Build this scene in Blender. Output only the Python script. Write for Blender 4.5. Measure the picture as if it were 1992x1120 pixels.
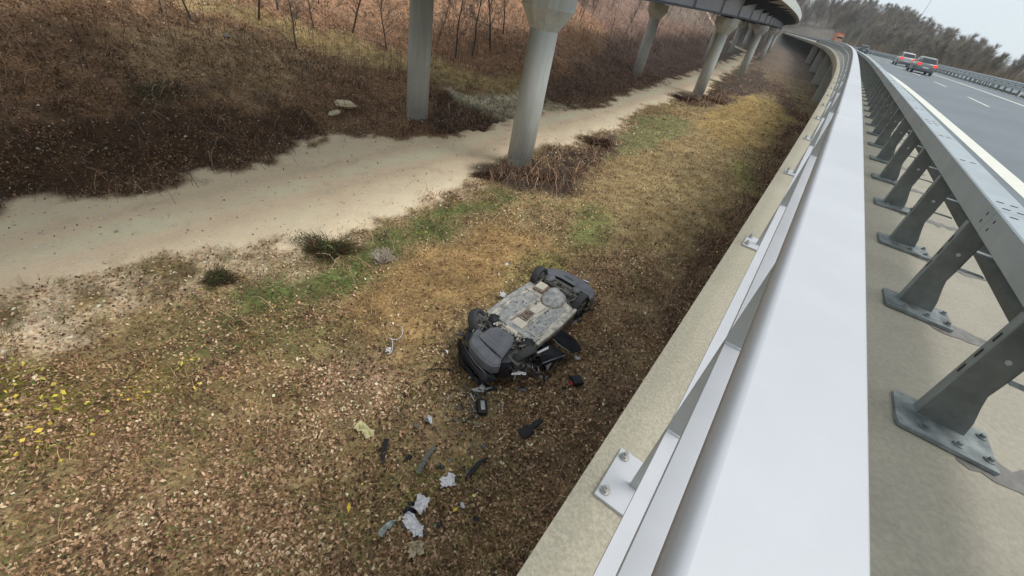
import bpy, math, json
import numpy as np
R=math.radians
for o in list(bpy.data.objects): bpy.data.objects.remove(o)
SC=bpy.context.scene; COL=SC.collection
# ------------------------------------------------------------------ camera, world, sun, exposure
cam=bpy.data.cameras.new('camera'); camo=bpy.data.objects.new('camera',cam); COL.objects.link(camo); SC.camera=camo
cam.sensor_width=36; cam.lens=36*803.2/1992; cam.clip_start=.05; cam.clip_end=3000
def set_cam():
    from mathutils import Matrix
    p=R(35.4843); r=R(12.5702); c,s=math.cos(r),math.sin(r)
    F=np.array([0,math.cos(p),-math.sin(p)]);U=np.array([0,math.sin(p),math.cos(p)]);X=np.array([1.,0,0])
    r_=c*X+s*U; u_=-s*X+c*U
    M=Matrix([[r_[i],u_[i],-F[i],0] for i in range(3)]+[[0,0,0,1]]); camo.matrix_world=M
set_cam()
W=bpy.data.worlds.new("World"); SC.world=W; W.use_nodes=True
nt=W.node_tree; nt.nodes.clear()
out=nt.nodes.new('ShaderNodeOutputWorld'); bg=nt.nodes.new('ShaderNodeBackground'); bg2=nt.nodes.new('ShaderNodeBackground'); mx=nt.nodes.new('ShaderNodeMixShader')
sky=nt.nodes.new('ShaderNodeTexSky'); sky.sky_type='NISHITA'; sky.sun_disc=False; sky.sun_elevation=R(58); sky.sun_rotation=R(100); sky.dust_density=4; sky.air_density=1.2
bg.inputs[1].default_value=.07; nt.links.new(sky.outputs[0],bg.inputs[0])
# closed cloud cover, faintly mottled, the same in every direction
tc=nt.nodes.new('ShaderNodeTexCoord'); cn=nt.nodes.new('ShaderNodeTexNoise'); cn.inputs['Scale'].default_value=2.2; cn.inputs['Detail'].default_value=5
cr=nt.nodes.new('ShaderNodeValToRGB'); cr.color_ramp.elements[0].color=(.54,.61,.655,1); cr.color_ramp.elements[1].color=(.61,.67,.705,1); cr.color_ramp.elements[0].position=.3; cr.color_ramp.elements[1].position=.7
nt.links.new(tc.outputs['Generated'],cn.inputs['Vector']); nt.links.new(cn.outputs['Fac'],cr.inputs['Fac']); nt.links.new(cr.outputs[0],bg2.inputs[0]); bg2.inputs[1].default_value=1.0
mx.inputs[0].default_value=.86; nt.links.new(bg.outputs[0],mx.inputs[1]); nt.links.new(bg2.outputs[0],mx.inputs[2]); nt.links.new(mx.outputs[0],out.inputs[0])
sd=bpy.data.lights.new('sun','SUN'); sd.energy=1.5; sd.angle=R(34); sd.color=(1,.96,.9); so=bpy.data.objects.new('sun',sd); COL.objects.link(so)
so.rotation_euler=(R(90-58),0,R(180-100)); so.location=(0,0,60)
SC.view_settings.view_transform='Standard'; SC.view_settings.look='None'; SC.view_settings.gamma=1; SC.view_settings.use_curve_mapping=False; SC.view_settings.exposure=0.6
SC.render.engine='CYCLES'; SC.cycles.max_bounces=6; SC.cycles.use_denoising=True

# ------------------------------------------------------------------ the course of the motorway and the lie of the land
# ---- path of the motorway deck: s = metres along, n = metres to the right, h = height over the walkway slab
KN=[-200,0,15,30,45,60,80,110,150,220,320,600]
KV=[0,.00121,.00049,.00145,.00108,.00079,.00057,.00055,.00071,.00049,.00039,.0004]
ZN=[-200,0,30,60,100,150,220,320,600]
ZV=[.0267,.0267,.0324,.0268,.0229,.0215,.0238,.0267,.0267]
S_=np.arange(-200,600,.5)
_k=np.interp(S_,KN,KV);_c=np.cumsum(_k)*.5;H_=np.radians(29.177)-(_c-np.interp(0,S_,_c))
X_=np.cumsum(np.sin(H_))*.5;Y_=np.cumsum(np.cos(H_))*.5;X_-=np.interp(0,S_,X_);Y_-=np.interp(0,S_,Y_)
Z_=np.cumsum(np.interp(S_,ZN,ZV))*.5;Z_-=np.interp(0,S_,Z_)
def P(s,n=0.,h=0.):
    s=np.asarray(s,float);hd=np.interp(s,S_,H_)
    return np.stack([np.interp(s,S_,X_)+n*np.cos(hd),np.interp(s,S_,Y_)-n*np.sin(hd),np.interp(s,S_,Z_)-1.4554+h+0*s],-1)
def HD(s):return float(np.interp(s,S_,H_))
def SN(x,y):
    x=np.asarray(x,float).ravel();y=np.asarray(y,float).ravel();s=x*.45+y*.89
    for _ in range(6):
        hd=np.interp(s,S_,H_);dx=x-np.interp(s,S_,X_);dy=y-np.interp(s,S_,Y_)
        s=np.clip(s+dx*np.sin(hd)+dy*np.cos(hd),-199,599)
    hd=np.interp(s,S_,H_);dx=x-np.interp(s,S_,X_);dy=y-np.interp(s,S_,Y_)
    return s,dx*np.cos(hd)-dy*np.sin(hd)
def sm(a,b,x):
    t=np.clip((x-a)/(b-a),0,1);return t*t*(3-2*t)
FS=[-60,-20,-1,7,12,17,24,31,42,60,90,140,600];FN=[-21,-19,-17.2,-17,-18.6,-20.3,-20,-16.8,-16,-18,-19,-20,-22]
_rng=np.random.RandomState(5)
_W=[(_rng.randn(2)*(1/L),_rng.rand()*6.28,L) for L in (9,7,6,4.5,3.6,3,2.2,1.8,1.5,1.1,.9,.75,.6) for _ in (0,1)]
def bump(x,y):
    z=0
    for (k,p,L) in _W: z=z+np.sin(x*k[0]*2+y*k[1]*2+p)*.012*L**.85
    return z
AZ=[-180,5,18.7,22.2,25.5,28.1,31.4,34.9,36.9,38.8,40.3,43.8,180];EL=[2,.5,.068,.074,.083,.084,.078,.060,.0545,.0515,.0467,.0415,.04]  # height of the wooded ridge
def TZ(x,y,detail=True):
    sh=np.shape(x);x=np.asarray(x,float).ravel();y=np.asarray(y,float).ravel()
    s,n=SN(x,y)
    z=-7.4+.028*s
    d=np.interp(s,FS,FN)-n; d=np.maximum(d,0)
    z=z+.42*np.clip(d-.3,0,8.5)+.10*np.clip(d-8.8,0,3)+.62*np.clip(d-11.8,0,70)-.05*sm(0,6,d)
    # foot bank towards the motorway bridge and the cut that carries it
    z=z+.35*sm(-9,-5,n)*sm(60,10,s)
    deck=np.interp(s,S_,Z_)-1.4554
    t=sm(3,15,n);tgt=deck-.28
    z=z*(1-t)+tgt*t
    far=sm(170,340,s)
    z=z+np.clip(n-28.5,0,400)*(.03+.36*far)*(1-.0012*np.clip(n-28.5,0,300))
    z=z+.22*np.clip(s-335,0,200)*sm(-30,10,n)+.3*np.clip(s-300,0,250)*sm(20,-60,n)
    r=np.hypot(x,y); cap=r*np.interp(np.degrees(np.arctan2(x,y)),AZ,EL)-3.2-4.6*sm(90,260,r); z=np.where(n>17,np.minimum(z,np.maximum(cap,tgt)),z)
    if detail:
        trk=np.exp(-((n-np.interp(s,FS,FN)-3.2)/3.0)**2)
        flat=sm(2,12,n)*sm(31,28,n)
        z=z+bump(x,y)*(1-.93*trk)*(1-flat)*(1+1.2*sm(1,8,d))
    return z.reshape(sh)
ZON={k:np.array(v) for k,v in json.loads('''{"track":[[-14.52,5.67],[-14.94,7.08],[-14.17,8.65],[-12.98,10.28],[-12.51,10.84],[-11.74,12.68],[-10.65,13.55],[-10.2,15.23],[-9.88,18.62],[-8.03,20.17],[-5.4,22.02],[-3.1,24.9],[-2.63,26.98],[-0.46,31.45],[2.98,34.83],[5.49,41.2],[8.87,49.33],[16.29,63.89],[19.49,71.84],[26.42,87.9],[38.04,113.94],[50.94,144.18],[65.5,175.3],[34.62,97.42],[23.47,72.1],[16.25,52.3],[12.42,47.68],[8.95,42.26],[6.37,35.99],[4.48,29.83],[2.82,27.82],[0.95,23.7],[-0.16,22.81],[-1.4,21.35],[-3.05,17.22],[-3.38,15.37],[-3.74,13.76],[-4.1,12.55],[-5.22,11.32],[-5.79,10.41],[-6.44,9.84],[-7.21,9.82],[-8.22,8.83],[-9.36,8.12],[-10.21,7.54],[-10.65,6.69],[-11.4,6.25],[-12.15,5.04],[-12.46,4.31]],"margin":[[-12.15,5.04],[-11.4,6.25],[-10.65,6.69],[-10.21,7.54],[-9.36,8.12],[-8.22,8.83],[-7.21,9.82],[-6.21,9.99],[-5.93,9.46],[-5.69,8.75],[-6.62,8.16],[-7.24,7.48],[-8.16,7.16],[-8.72,6.36],[-8.95,5.74],[-9.08,5.2],[-9.63,4.73],[-10.36,3.73]],"margin2":[[-5.79,10.41],[-5.22,11.32],[-4.1,12.55],[-3.74,13.76],[-3.38,15.37],[-3.05,17.22],[-2.45,16.0],[-2.92,14.38],[-3.92,12.56],[-4.75,11.01],[-5.53,10.21]],"margin3":[[-0.16,22.81],[0.95,23.7],[2.82,27.82],[4.48,29.83],[6.37,35.99],[6.48,33.32],[4.14,27.29],[1.85,22.95],[0.26,20.94]],"slope":[[-27.13,16.13],[-23.27,18.49],[-21.88,25.68],[-18.54,22.83],[-16.49,23.49],[-14.09,27.42],[-9.75,29.91],[-4.71,33.75],[-2.49,29.75],[-2.63,26.98],[-3.1,24.9],[-5.4,22.02],[-8.03,20.17],[-9.88,18.62],[-10.2,15.23],[-10.65,13.55],[-11.74,12.68],[-12.51,10.84],[-12.98,10.28],[-14.17,8.65],[-14.94,7.08],[-14.27,5.0]],"darkband":[[-16.77,7.62],[-16.86,11.55],[-16.22,12.88],[-15.37,14.56],[-14.38,15.18],[-13.75,17.14],[-12.21,19.4],[-11.17,19.71],[-9.97,18.81],[-10.25,15.32],[-10.73,13.66],[-11.8,12.75],[-12.56,10.89],[-13.03,10.33],[-14.22,8.69],[-14.99,7.11]],"slopepale":[[-18.65,17.77],[-17.43,21.17],[-14.88,24.36],[-13.09,25.31],[-12.65,20.22],[-14.19,16.9],[-16.21,15.71]],"darkgreen":[[-16.34,15.52],[-15.93,16.62],[-14.82,16.24],[-14.65,15.05],[-15.54,14.55]],"band":[[-20.78,24.05],[-18.86,23.26],[-16.81,27.95],[-13.56,30.68],[-10.76,32.84],[-8.46,34.15],[-3.42,35.55],[-3.09,33.94],[-6.7,32.17],[-9.79,30.03],[-12.36,27.83],[-15.34,25.21],[-16.89,23.73],[-17.49,22.7],[-18.32,21.83]],"redslope":[[-21.56,28.84],[-2.59,78.83],[15.43,114.15],[9.45,76.43],[4.75,54.23],[0.56,40.73],[-2.93,35.28],[-3.42,35.55],[-8.46,34.15],[-13.56,30.68],[-16.81,27.95],[-18.28,25.13]],"darkslope":[[-2.16,74.85],[17.95,129.34],[21.74,116.92],[40.1,148.64],[24.82,83.52],[16.5,64.91],[8.95,49.96],[2.99,35.17],[-0.49,31.88],[-2.45,35.01],[-0.42,40.43],[4.08,54.75],[4.91,69.13]],"pit":[[-7.86,28.49],[-6.93,30.27],[-4.91,30.21],[-2.56,27.66],[-3.1,24.9],[-4.64,23.56],[-6.15,22.66],[-7.22,25.79]],"ramp":[[-8.13,30.53],[-6.43,31.89],[-3.04,33.72],[0.06,36.04],[2.17,34.8],[-0.46,31.45],[-2.13,28.26],[-2.59,27.39],[-5.01,29.81],[-6.98,30.45]],"mound":[[-3.48,18.05],[-3.49,19.15],[-1.59,19.85],[-0.38,20.57],[-0.11,22.16],[0.09,23.33],[0.99,22.84],[2.44,24.66],[3.34,28.18],[4.78,29.2],[3.96,24.63],[2.12,20.64],[1.61,17.74],[0.32,16.51],[-1.13,16.68],[-2.48,17.23]],"mound4":[[11.77,47.07],[13.16,51.47],[14.85,52.58],[17.18,54.87],[24.63,73.43],[30.89,85.65],[41.47,104.96],[31.5,72.63],[23.17,59.2],[17.27,49.69],[13.48,45.21]],"green":[[-5.63,8.65],[-5.93,9.46],[-5.54,9.9],[-4.87,10.54],[-3.83,12.29],[-2.87,14.18],[-1.6,16.12],[-0.8,15.84],[-2.18,12.94],[-3.16,11.28],[-3.91,9.75],[-4.24,8.44],[-5.2,7.17],[-6.14,7.02],[-7.26,7.15],[-6.74,7.93]],"greenbright":[[-5.19,9.2],[-4.76,9.92],[-4.27,9.51],[-4.36,8.41],[-5.04,8.35]],"olive":[[-6.14,7.02],[-5.2,7.17],[-4.32,7.47],[-3.86,7.91],[-3.26,6.87],[-3.87,5.7],[-5.07,5.46],[-5.9,6.31]],"orange":[[-3.89,9.32],[-2.86,10.84],[-1.97,11.98],[-0.41,13.43],[0.71,13.31],[0.01,11.25],[-0.09,9.53],[-0.75,8.38],[-1.23,7.06],[-1.31,6.06],[-2.18,6.27],[-2.81,6.97],[-3.6,7.62],[-3.96,8.13]],"yellowgreen":[[0.01,11.25],[0.24,12.37],[1.12,12.33],[1.33,11.44],[0.72,10.62],[0.06,9.58]],"tan":[[1.61,16.01],[2.92,21.38],[5.21,25.21],[8.88,33.61],[14.38,42.8],[13.08,34.79],[13.1,29.8],[11.05,21.76],[7.77,15.9],[5.79,13.51],[3.94,13.86],[2.82,14.57]],"gold":[[12.1,37.33],[16.83,48.11],[23.65,59.66],[26.5,59.39],[26.07,51.42],[20.53,40.06],[15.02,32.24],[12.21,29.22]],"greenA":[[3.45,26.82],[6.57,34.12],[9.79,38.79],[11.84,38.05],[9.75,32.3],[5.21,25.21],[2.96,22.27]],"greenB":[[1.24,13.92],[2.04,16.43],[3.04,15.11],[3.46,13.84],[2.19,12.59],[1.1,12.67]],"greenC":[[11.46,26.74],[12.49,26.9],[12.56,24.0],[10.91,21.36],[10.59,22.92]],"kerbdark":[[30.11,73.17],[40.72,91.86],[26.49,48.56],[12.75,23.36],[7.71,14.28],[4.69,8.85],[2.62,5.22],[1.8,3.74],[0.96,2.59],[1.63,3.62],[2.09,5.22],[3.47,8.1],[5.18,11.39],[8.06,16.93],[12.01,23.7],[18.27,37.18],[24.43,46.95]],"kerbdark2":[[2.46,6.49],[4.65,11.2],[8.42,16.62],[14.28,16.46],[10.27,9.49],[2.55,2.88],[0.66,2.53],[1.25,3.89]],"litter":[[0.41,6.86],[1.49,11.81],[3.34,13.61],[5.71,13.13],[2.82,6.59],[1.99,4.64],[1.37,3.56],[0.46,3.72],[0.12,5.09]],"pinklitter":[[-4.11,5.34],[-3.26,6.87],[-2.34,6.38],[-1.43,5.73],[-1.11,5.03],[-2.23,4.51],[-3.56,4.41]],"palelitter":[[-4.41,1.59],[-4.6,2.64],[-3.86,3.69],[-2.95,4.01],[-2.39,3.64],[-2.3,2.81],[-1.36,2.16]],"yellowweed":[[-9.77,4.01],[-9.38,4.52],[-8.19,4.87],[-6.8,5.1],[-5.56,4.92],[-5.09,4.59],[-5.94,3.61],[-6.28,3.04],[-7.03,2.55],[-7.55,2.3]],"greenweed":[[-7.55,5.84],[-6.39,6.65],[-5.32,5.74],[-5.81,5.24],[-6.55,4.94]],"tuftgreen":[[-0.55,3.17],[-0.06,3.61],[0.68,3.42],[0.66,2.53],[-0.23,2.37]],"soil":[[-0.97,5.06],[-0.65,5.27],[-0.3,4.64],[-0.36,4.1],[-0.57,3.86],[-0.87,4.4]]}''').items()}
rng=np.random.RandomState(11)

# ------------------------------------------------------------------ helpers
def tag(o,label=None,cat=None,group=None,kind=None):
    if label:o['label']=label
    if cat:o['category']=cat
    if group:o['group']=group
    if kind:o['kind']=kind
    return o
def me(name,V,F,m,smooth=False,cols=None):
    d=bpy.data.meshes.new(name); V=np.asarray(V,np.float32)
    if isinstance(F,np.ndarray):
        k=F.shape[1]; d.vertices.add(len(V)); d.vertices.foreach_set('co',V.ravel()); d.loops.add(F.size); d.loops.foreach_set('vertex_index',F.ravel().astype(np.int32))
        d.polygons.add(len(F)); d.polygons.foreach_set('loop_start',np.arange(0,F.size,k,dtype=np.int32)); d.update(calc_edges=True)
    else: d.from_pydata([tuple(v) for v in V.tolist()],[],F); d.update()
    if smooth: d.polygons.foreach_set('use_smooth',np.ones(len(d.polygons),bool))
    if cols is not None:
        a=d.color_attributes.new('col','FLOAT_COLOR','POINT'); c=np.ones((len(V),4),np.float32); c[:,:np.shape(cols)[1]]=cols; a.data.foreach_set('color',c.ravel())
    for q in (m if isinstance(m,(list,tuple)) else [m]): d.materials.append(q)
    return d
def ob(name,d,parent=None,loc=None,rot=None):
    o=bpy.data.objects.new(name,d); COL.objects.link(o)
    if parent is not None:o.parent=parent
    if loc is not None:o.location=loc
    if rot is not None:o.rotation_euler=rot
    return o
def empty(name,loc,rz=0,rx=0,ry=0):
    o=bpy.data.objects.new(name,None); COL.objects.link(o); o.location=loc; o.rotation_euler=(rx,ry,rz); o.empty_display_size=.2; return o
class MB:
    def __init__(s): s.V=[];s.F=[];s.M=[];s.n=0
    def add(s,V,F,mi=0):
        V=np.asarray(V,float); s.V.append(V); s.F+= [tuple(int(i)+s.n for i in f) for f in F]; s.M+=[mi]*len(F); s.n+=len(V); return s
    def box(s,a,b,mi=0,rz=0,c=None):
        x0,y0,z0=a;x1,y1,z1=b
        V=np.array([(x,y,z) for z in(z0,z1) for x,y in((x0,y0),(x1,y0),(x1,y1),(x0,y1))],float)
        if rz:
            c=np.array(c if c is not None else V.mean(0)); q=V-c; V=np.stack([q[:,0]*math.cos(rz)-q[:,1]*math.sin(rz),q[:,0]*math.sin(rz)+q[:,1]*math.cos(rz),q[:,2]],-1)+c
        return s.add(V,[(3,2,1,0),(4,5,6,7),(0,1,5,4),(1,2,6,5),(2,3,7,6),(3,0,4,7)],mi)
    def tube(s,p,r,k=10,mi=0,cap=True):
        p=np.asarray(p,float); r=np.broadcast_to(r,(len(p),)).astype(float); V=[]
        for i in range(len(p)):
            t=p[min(i+1,len(p)-1)]-p[max(i-1,0)]; t/=np.linalg.norm(t)+1e-9; a=np.cross(t,[0,0,1.]) if abs(t[2])<.9 else np.cross(t,[1.,0,0]); a/=np.linalg.norm(a); b=np.cross(t,a)
            for j in range(k): w=2*math.pi*(j+.5)/k; V.append(p[i]+r[i]*(a*math.cos(w)+b*math.sin(w)))
        F=[(i*k+j,i*k+(j+1)%k,(i+1)*k+(j+1)%k,(i+1)*k+j) for i in range(len(p)-1) for j in range(k)]
        if cap: F+=[tuple(range(k))[::-1],tuple((len(p)-1)*k+j for j in range(k))]
        return s.add(V,F,mi)
    def prism(s,poly,z0,z1,mi=0):
        k=len(poly); V=[(x,y,z0) for x,y in poly]+[(x,y,z1) for x,y in poly]
        return s.add(V,[tuple(range(k))[::-1],tuple(range(k,2*k))]+[(i,(i+1)%k,(i+1)%k+k,i+k) for i in range(k)],mi)
    def ell(s,c,r,k=12,l=7,mi=0,zcut=-1):
        V=[];F=[]
        for i in range(l+1):
            a=-math.pi/2+math.pi*i/l
            for j in range(k): w=2*math.pi*j/k; V.append((c[0]+r[0]*math.cos(a)*math.cos(w),c[1]+r[1]*math.cos(a)*math.sin(w),c[2]+r[2]*max(math.sin(a),zcut)))
        F=[(i*k+j,i*k+(j+1)%k,(i+1)*k+(j+1)%k,(i+1)*k+j) for i in range(l) for j in range(k)]
        return s.add(V,F,mi)
    def mesh(s,name,m,smooth=False,jit=0):
        V=np.concatenate(s.V)
        if jit: V=V+np.random.RandomState(len(V)).randn(*V.shape)*jit
        d=me(name,V,s.F,m); ms=m if isinstance(m,(list,tuple)) else [m]
        if len(ms)>1: d.polygons.foreach_set('material_index',np.array(s.M,np.int32))
        if smooth: d.shade_smooth() if hasattr(d,'shade_smooth') else None
        return d
def bevel(o,w=.004,seg=2):
    b=o.modifiers.new('bevel','BEVEL'); b.width=w; b.segments=seg; b.limit_method='ANGLE'; b.angle_limit=R(40); return o
def mat(name,c,rough=.7,metal=0,ns=6,amt=.25,c2=None,bump=0,bs=60,attr=False,emit=None,spec=.5,streak=None,det=6,ns2=None,amt2=0,coat=0,bdist=.01):
    m=bpy.data.materials.new(name); m.use_nodes=True; t=m.node_tree; N=t.nodes; L=t.links; b=N['Principled BSDF']
    b.inputs['Roughness'].default_value=rough; b.inputs['Metallic'].default_value=metal; b.inputs['Specular IOR Level'].default_value=spec
    if coat: b.inputs['Coat Weight'].default_value=coat; b.inputs['Coat Roughness'].default_value=.08
    g=N.new('ShaderNodeNewGeometry')
    vec=g.outputs['Position']
    if streak: mp=N.new('ShaderNodeMapping'); mp.inputs['Scale'].default_value=streak; L.new(vec,mp.inputs[0]); vec=mp.outputs[0]
    n=N.new('ShaderNodeTexNoise'); n.inputs['Scale'].default_value=ns; n.inputs['Detail'].default_value=det; n.inputs['Roughness'].default_value=.62; L.new(vec,n.inputs[0])
    mr=N.new('ShaderNodeMapRange'); mr.inputs[1].default_value=.3; mr.inputs[2].default_value=.7; L.new(n.outputs[0],mr.inputs[0])
    mixn=N.new('ShaderNodeMix'); mixn.data_type='RGBA'; L.new(mr.outputs[0],mixn.inputs[0])
    if attr:
        a=N.new('ShaderNodeAttribute'); a.attribute_name='col'
        m1=N.new('ShaderNodeMath'); m1.operation='SUBTRACT'; L.new(mr.outputs[0],m1.inputs[0]); m1.inputs[1].default_value=.5
        m3=N.new('ShaderNodeMath'); m3.operation='MULTIPLY_ADD'; L.new(m1.outputs[0],m3.inputs[0]); L.new(a.outputs['Alpha'],m3.inputs[1]); m3.inputs[2].default_value=.5; L.new(m3.outputs[0],mixn.inputs[0])
        mu=N.new('ShaderNodeMix'); mu.data_type='RGBA'; mu.blend_type='MULTIPLY'; mu.inputs[0].default_value=1; L.new(a.outputs[0],mu.inputs[6]); mu.inputs[7].default_value=(1-amt,1-amt,1-amt,1); L.new(mu.outputs[2],mixn.inputs[6])
        mu2=N.new('ShaderNodeMix'); mu2.data_type='RGBA'; mu2.blend_type='MULTIPLY'; mu2.inputs[0].default_value=1; L.new(a.outputs[0],mu2.inputs[6]); mu2.inputs[7].default_value=(1+amt,1+amt,1+amt,1); L.new(mu2.outputs[2],mixn.inputs[7])
    else:
        c=np.array(c[:3],float); lo=c*(1-amt); hi=np.array(c2[:3]) if c2 is not None else np.minimum(c*(1+amt),1)
        mixn.inputs[6].default_value=(*lo,1); mixn.inputs[7].default_value=(*hi,1)
    last=mixn.outputs[2]
    if ns2:
        n2=N.new('ShaderNodeTexNoise'); n2.inputs['Scale'].default_value=ns2; n2.inputs['Detail'].default_value=3; L.new(g.outputs['Position'],n2.inputs[0])
        m2=N.new('ShaderNodeMapRange'); m2.inputs[1].default_value=.35; m2.inputs[2].default_value=.65; m2.inputs[3].default_value=1-amt2; m2.inputs[4].default_value=1+amt2; L.new(n2.outputs[0],m2.inputs[0])
        mm=N.new('ShaderNodeVectorMath'); mm.operation='SCALE'; L.new(last,mm.inputs[0]); last=mm.outputs[0]
        if attr:
            q1=N.new('ShaderNodeMath'); q1.operation='SUBTRACT'; L.new(m2.outputs[0],q1.inputs[0]); q1.inputs[1].default_value=1
            q2=N.new('ShaderNodeMath'); q2.operation='MULTIPLY_ADD'; L.new(q1.outputs[0],q2.inputs[0]); L.new(a.outputs['Alpha'],q2.inputs[1]); q2.inputs[2].default_value=1; L.new(q2.outputs[0],mm.inputs['Scale'])
        else: L.new(m2.outputs[0],mm.inputs['Scale'])
    L.new(last,b.inputs['Base Color'])
    if bump:
        bn=N.new('ShaderNodeTexNoise'); bn.inputs['Scale'].default_value=bs; bn.inputs['Detail'].default_value=4; L.new(g.outputs['Position'],bn.inputs[0])
        bp=N.new('ShaderNodeBump'); bp.inputs['Strength'].default_value=bump; bp.inputs['Distance'].default_value=bdist
        if attr:
            ms=N.new('ShaderNodeMath'); ms.operation='MULTIPLY'; L.new(a.outputs['Alpha'],ms.inputs[0]); ms.inputs[1].default_value=bump; L.new(ms.outputs[0],bp.inputs['Strength'])
        L.new(bn.outputs[0],bp.inputs['Height']); L.new(bp.outputs[0],b.inputs['Normal'])
    if emit: b.inputs['Emission Color'].default_value=(*emit[:3],1); b.inputs['Emission Strength'].default_value=emit[3]
    return m
def lin(*c):
    c=np.array(c,float)/255; return np.where(c<.04045,c/12.92,((c+.055)/1.055)**2.4)
M=dict(
 alu=mat('brushed_aluminium',(.485,.492,.515),.40,0,5,.045,bump=.02,bs=400,spec=.5,ns2=.8,amt2=.05),
 aluside=mat('galvanised_rail',(.42,.43,.46),.45,.15,8,.06),
 post=mat('railing_post_steel',(.40,.41,.40),.5,.2,10,.08),
 bolt=mat('bolt_steel',(.45,.44,.42),.4,.6,30,.2),
 kerb=mat('concrete_cap',(.385,.35,.268),.9,0,75,.22,bump=.7,bs=160,ns2=1.1,amt2=.06,bdist=.006),
 walk=mat('walkway_concrete',(.335,.307,.245),.85,0,40,.13,bump=.5,bs=130,ns2=1.6,amt2=.08,bdist=.006),
 stain=mat('wet_stain',(.16,.15,.135),.55,0,18,.3),
 galv=mat('guardrail_zinc',(.35,.39,.405),.42,.25,14,.05,ns2=2,amt2=.08),
 galvpost=mat('guardrail_post_zinc',(.15,.16,.15),.55,.2,9,.25),
 plate=mat('base_plate_zinc',(.19,.21,.21),.55,.2,9,.45,ns2=14,amt2=.2),
 plate2=mat('post_flange_zinc',(.24,.265,.265),.5,.2,12,.15),
 dark=mat('slot_shadow',(.03,.03,.03),.8,0,10,.2),
 asphalt=mat('asphalt',(.115,.135,.148),.55,0,3,.10,streak=(1,1,1),bump=.15,bs=160,ns2=.25,amt2=.10,spec=.55),
 mark=mat('road_marking',(.66,.65,.57),.7,0,9,.08),
 conc=mat('pier_concrete',(.56,.575,.54),.85,0,2.0,.13,streak=(3.2,3.2,.18),bump=.15,bs=25,ns2=.7,amt2=.08),
 concd=mat('deck_concrete',(.36,.355,.32),.85,0,2,.15,ns2=.3,amt2=.1),
 web=mat('girder_paint',(.42,.42,.45),.5,0,1.2,.06),
 flange=mat('dark_steel',(.035,.042,.06),.5,0,2,.2),
 ground=mat('ground_soil',(1,1,1),.95,0,11,.55,attr=True,bump=.8,bs=26,ns2=1.7,amt2=.26,bdist=.04,det=8),
 leaf=mat('leaves',(1,1,1),.8,0,40,.15,attr=True,spec=.2),
 grass=mat('grass_blades',(1,1,1),.8,0,20,.12,attr=True,spec=.15),
 twig=mat('twigs',(1,1,1),.9,0,20,.2,attr=True,spec=.1),
 bark=mat('bark',(.10,.085,.07),.95,0,14,.3),
 branch=mat('branch_bark',(.27,.24,.21),.95,0,9,.25),
 branchr=mat('branch_bark_reddish',(.24,.19,.165),.95,0,9,.25),
 brancho=mat('branch_bark_olive',(.25,.235,.18),.95,0,9,.25),
 rock=mat('limestone',(.78,.68,.46),.9,0,6,.15,bump=.5,bs=20),
 stone=mat('pale_stone',(.38,.35,.31),.9,0,9,.2),
)
# ------------------------------------------------------------------ extrusions along the road
def ss_for(s0,s1,fine=1.):
    s=[s0]
    while s[-1]<s1: s.append(min(s1,s[-1]+fine*(.5+abs(s[-1])*.03)))
    return np.array(s)
def sweep(prof,s,org,closed=True,cap=True):
    prof=np.array(prof,float); k=len(prof); V=np.concatenate([P(s,n,h)[:,None] for n,h in prof],1).reshape(-1,3)-org
    kk=k if closed else k-1
    F=[(i*k+(j+1)%k,i*k+j,(i+1)*k+j,(i+1)*k+(j+1)%k) for i in range(len(s)-1) for j in range(kk)]
    if closed and cap: F+=[tuple(range(k)),tuple((len(s)-1)*k+j for j in range(k))[::-1]]
    return V,F
def rect(n0,n1,h0,h1): return [(n0,h0),(n1,h0),(n1,h1),(n0,h1)]
def strip(name,prof,s,m,parent,org,closed=True,smooth=False):
    mb=MB(); mb.add(*sweep(prof,s,org,closed)); return ob(name,mb.mesh(name,m,smooth),parent)
def rot_h(s): return -HD(s)     # local +y runs along the road, +x to the right
def place(o,s,n,h): o.location=P(s,n,h); o.rotation_euler=(math.atan(float(np.interp(s,ZN,ZV))),0,rot_h(s)); return o

# ------------------------------------------------------------------ zones of the ground, rasterised once
GX0,GY0,GD,GW,GH=-46.,-6.,.16,800,960
def inside(px,py,poly):
    r=np.zeros(px.shape,bool); x,y=poly[:,0],poly[:,1]
    for i in range(len(x)):
        x1,y1,x2,y2=x[i-1],y[i-1],x[i],y[i]
        if y1==y2: continue
        c=((y1>py)!=(y2>py)); r^= c&(px<(x2-x1)*(py-y1)/(y2-y1)+x1)
    return r
gx,gy=np.meshgrid(GX0+GD*np.arange(GW),GY0+GD*np.arange(GH))
def vnoise(x,y,sc,seed):
    r=np.random.RandomState(seed); G=r.rand(64,64); u=np.asarray(x)/sc+100; v=np.asarray(y)/sc+100; i=np.floor(u).astype(int); j=np.floor(v).astype(int); a=u-i;b=v-j; a=a*a*(3-2*a); b=b*b*(3-2*b)
    g=lambda p,q:G[p%64,q%64]
    return (g(i,j)*(1-a)+g(i+1,j)*a)*(1-b)+(g(i,j+1)*(1-a)+g(i+1,j+1)*a)*b
def fbm(x,y,sc,seed): return (vnoise(x,y,sc,seed)+.5*vnoise(x,y,sc/2.1,seed+1)+.25*vnoise(x,y,sc/4.3,seed+2)+.125*vnoise(x,y,sc/9,seed+3))/1.875
dist=np.hypot(gx,gy)
wa=.35+.012*dist
wx=gx+(fbm(gx,gy,1.3,1)-.5)*3.2*wa+(vnoise(gx,gy,.33,81)-.5)*.9+(fbm(gx,gy,4,21)-.5)*1.0; wy=gy+(fbm(gx,gy,1.3,5)-.5)*3.2*wa+(vnoise(gx,gy,.33,83)-.5)*.9+(fbm(gx,gy,4,25)-.5)*1.0
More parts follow.
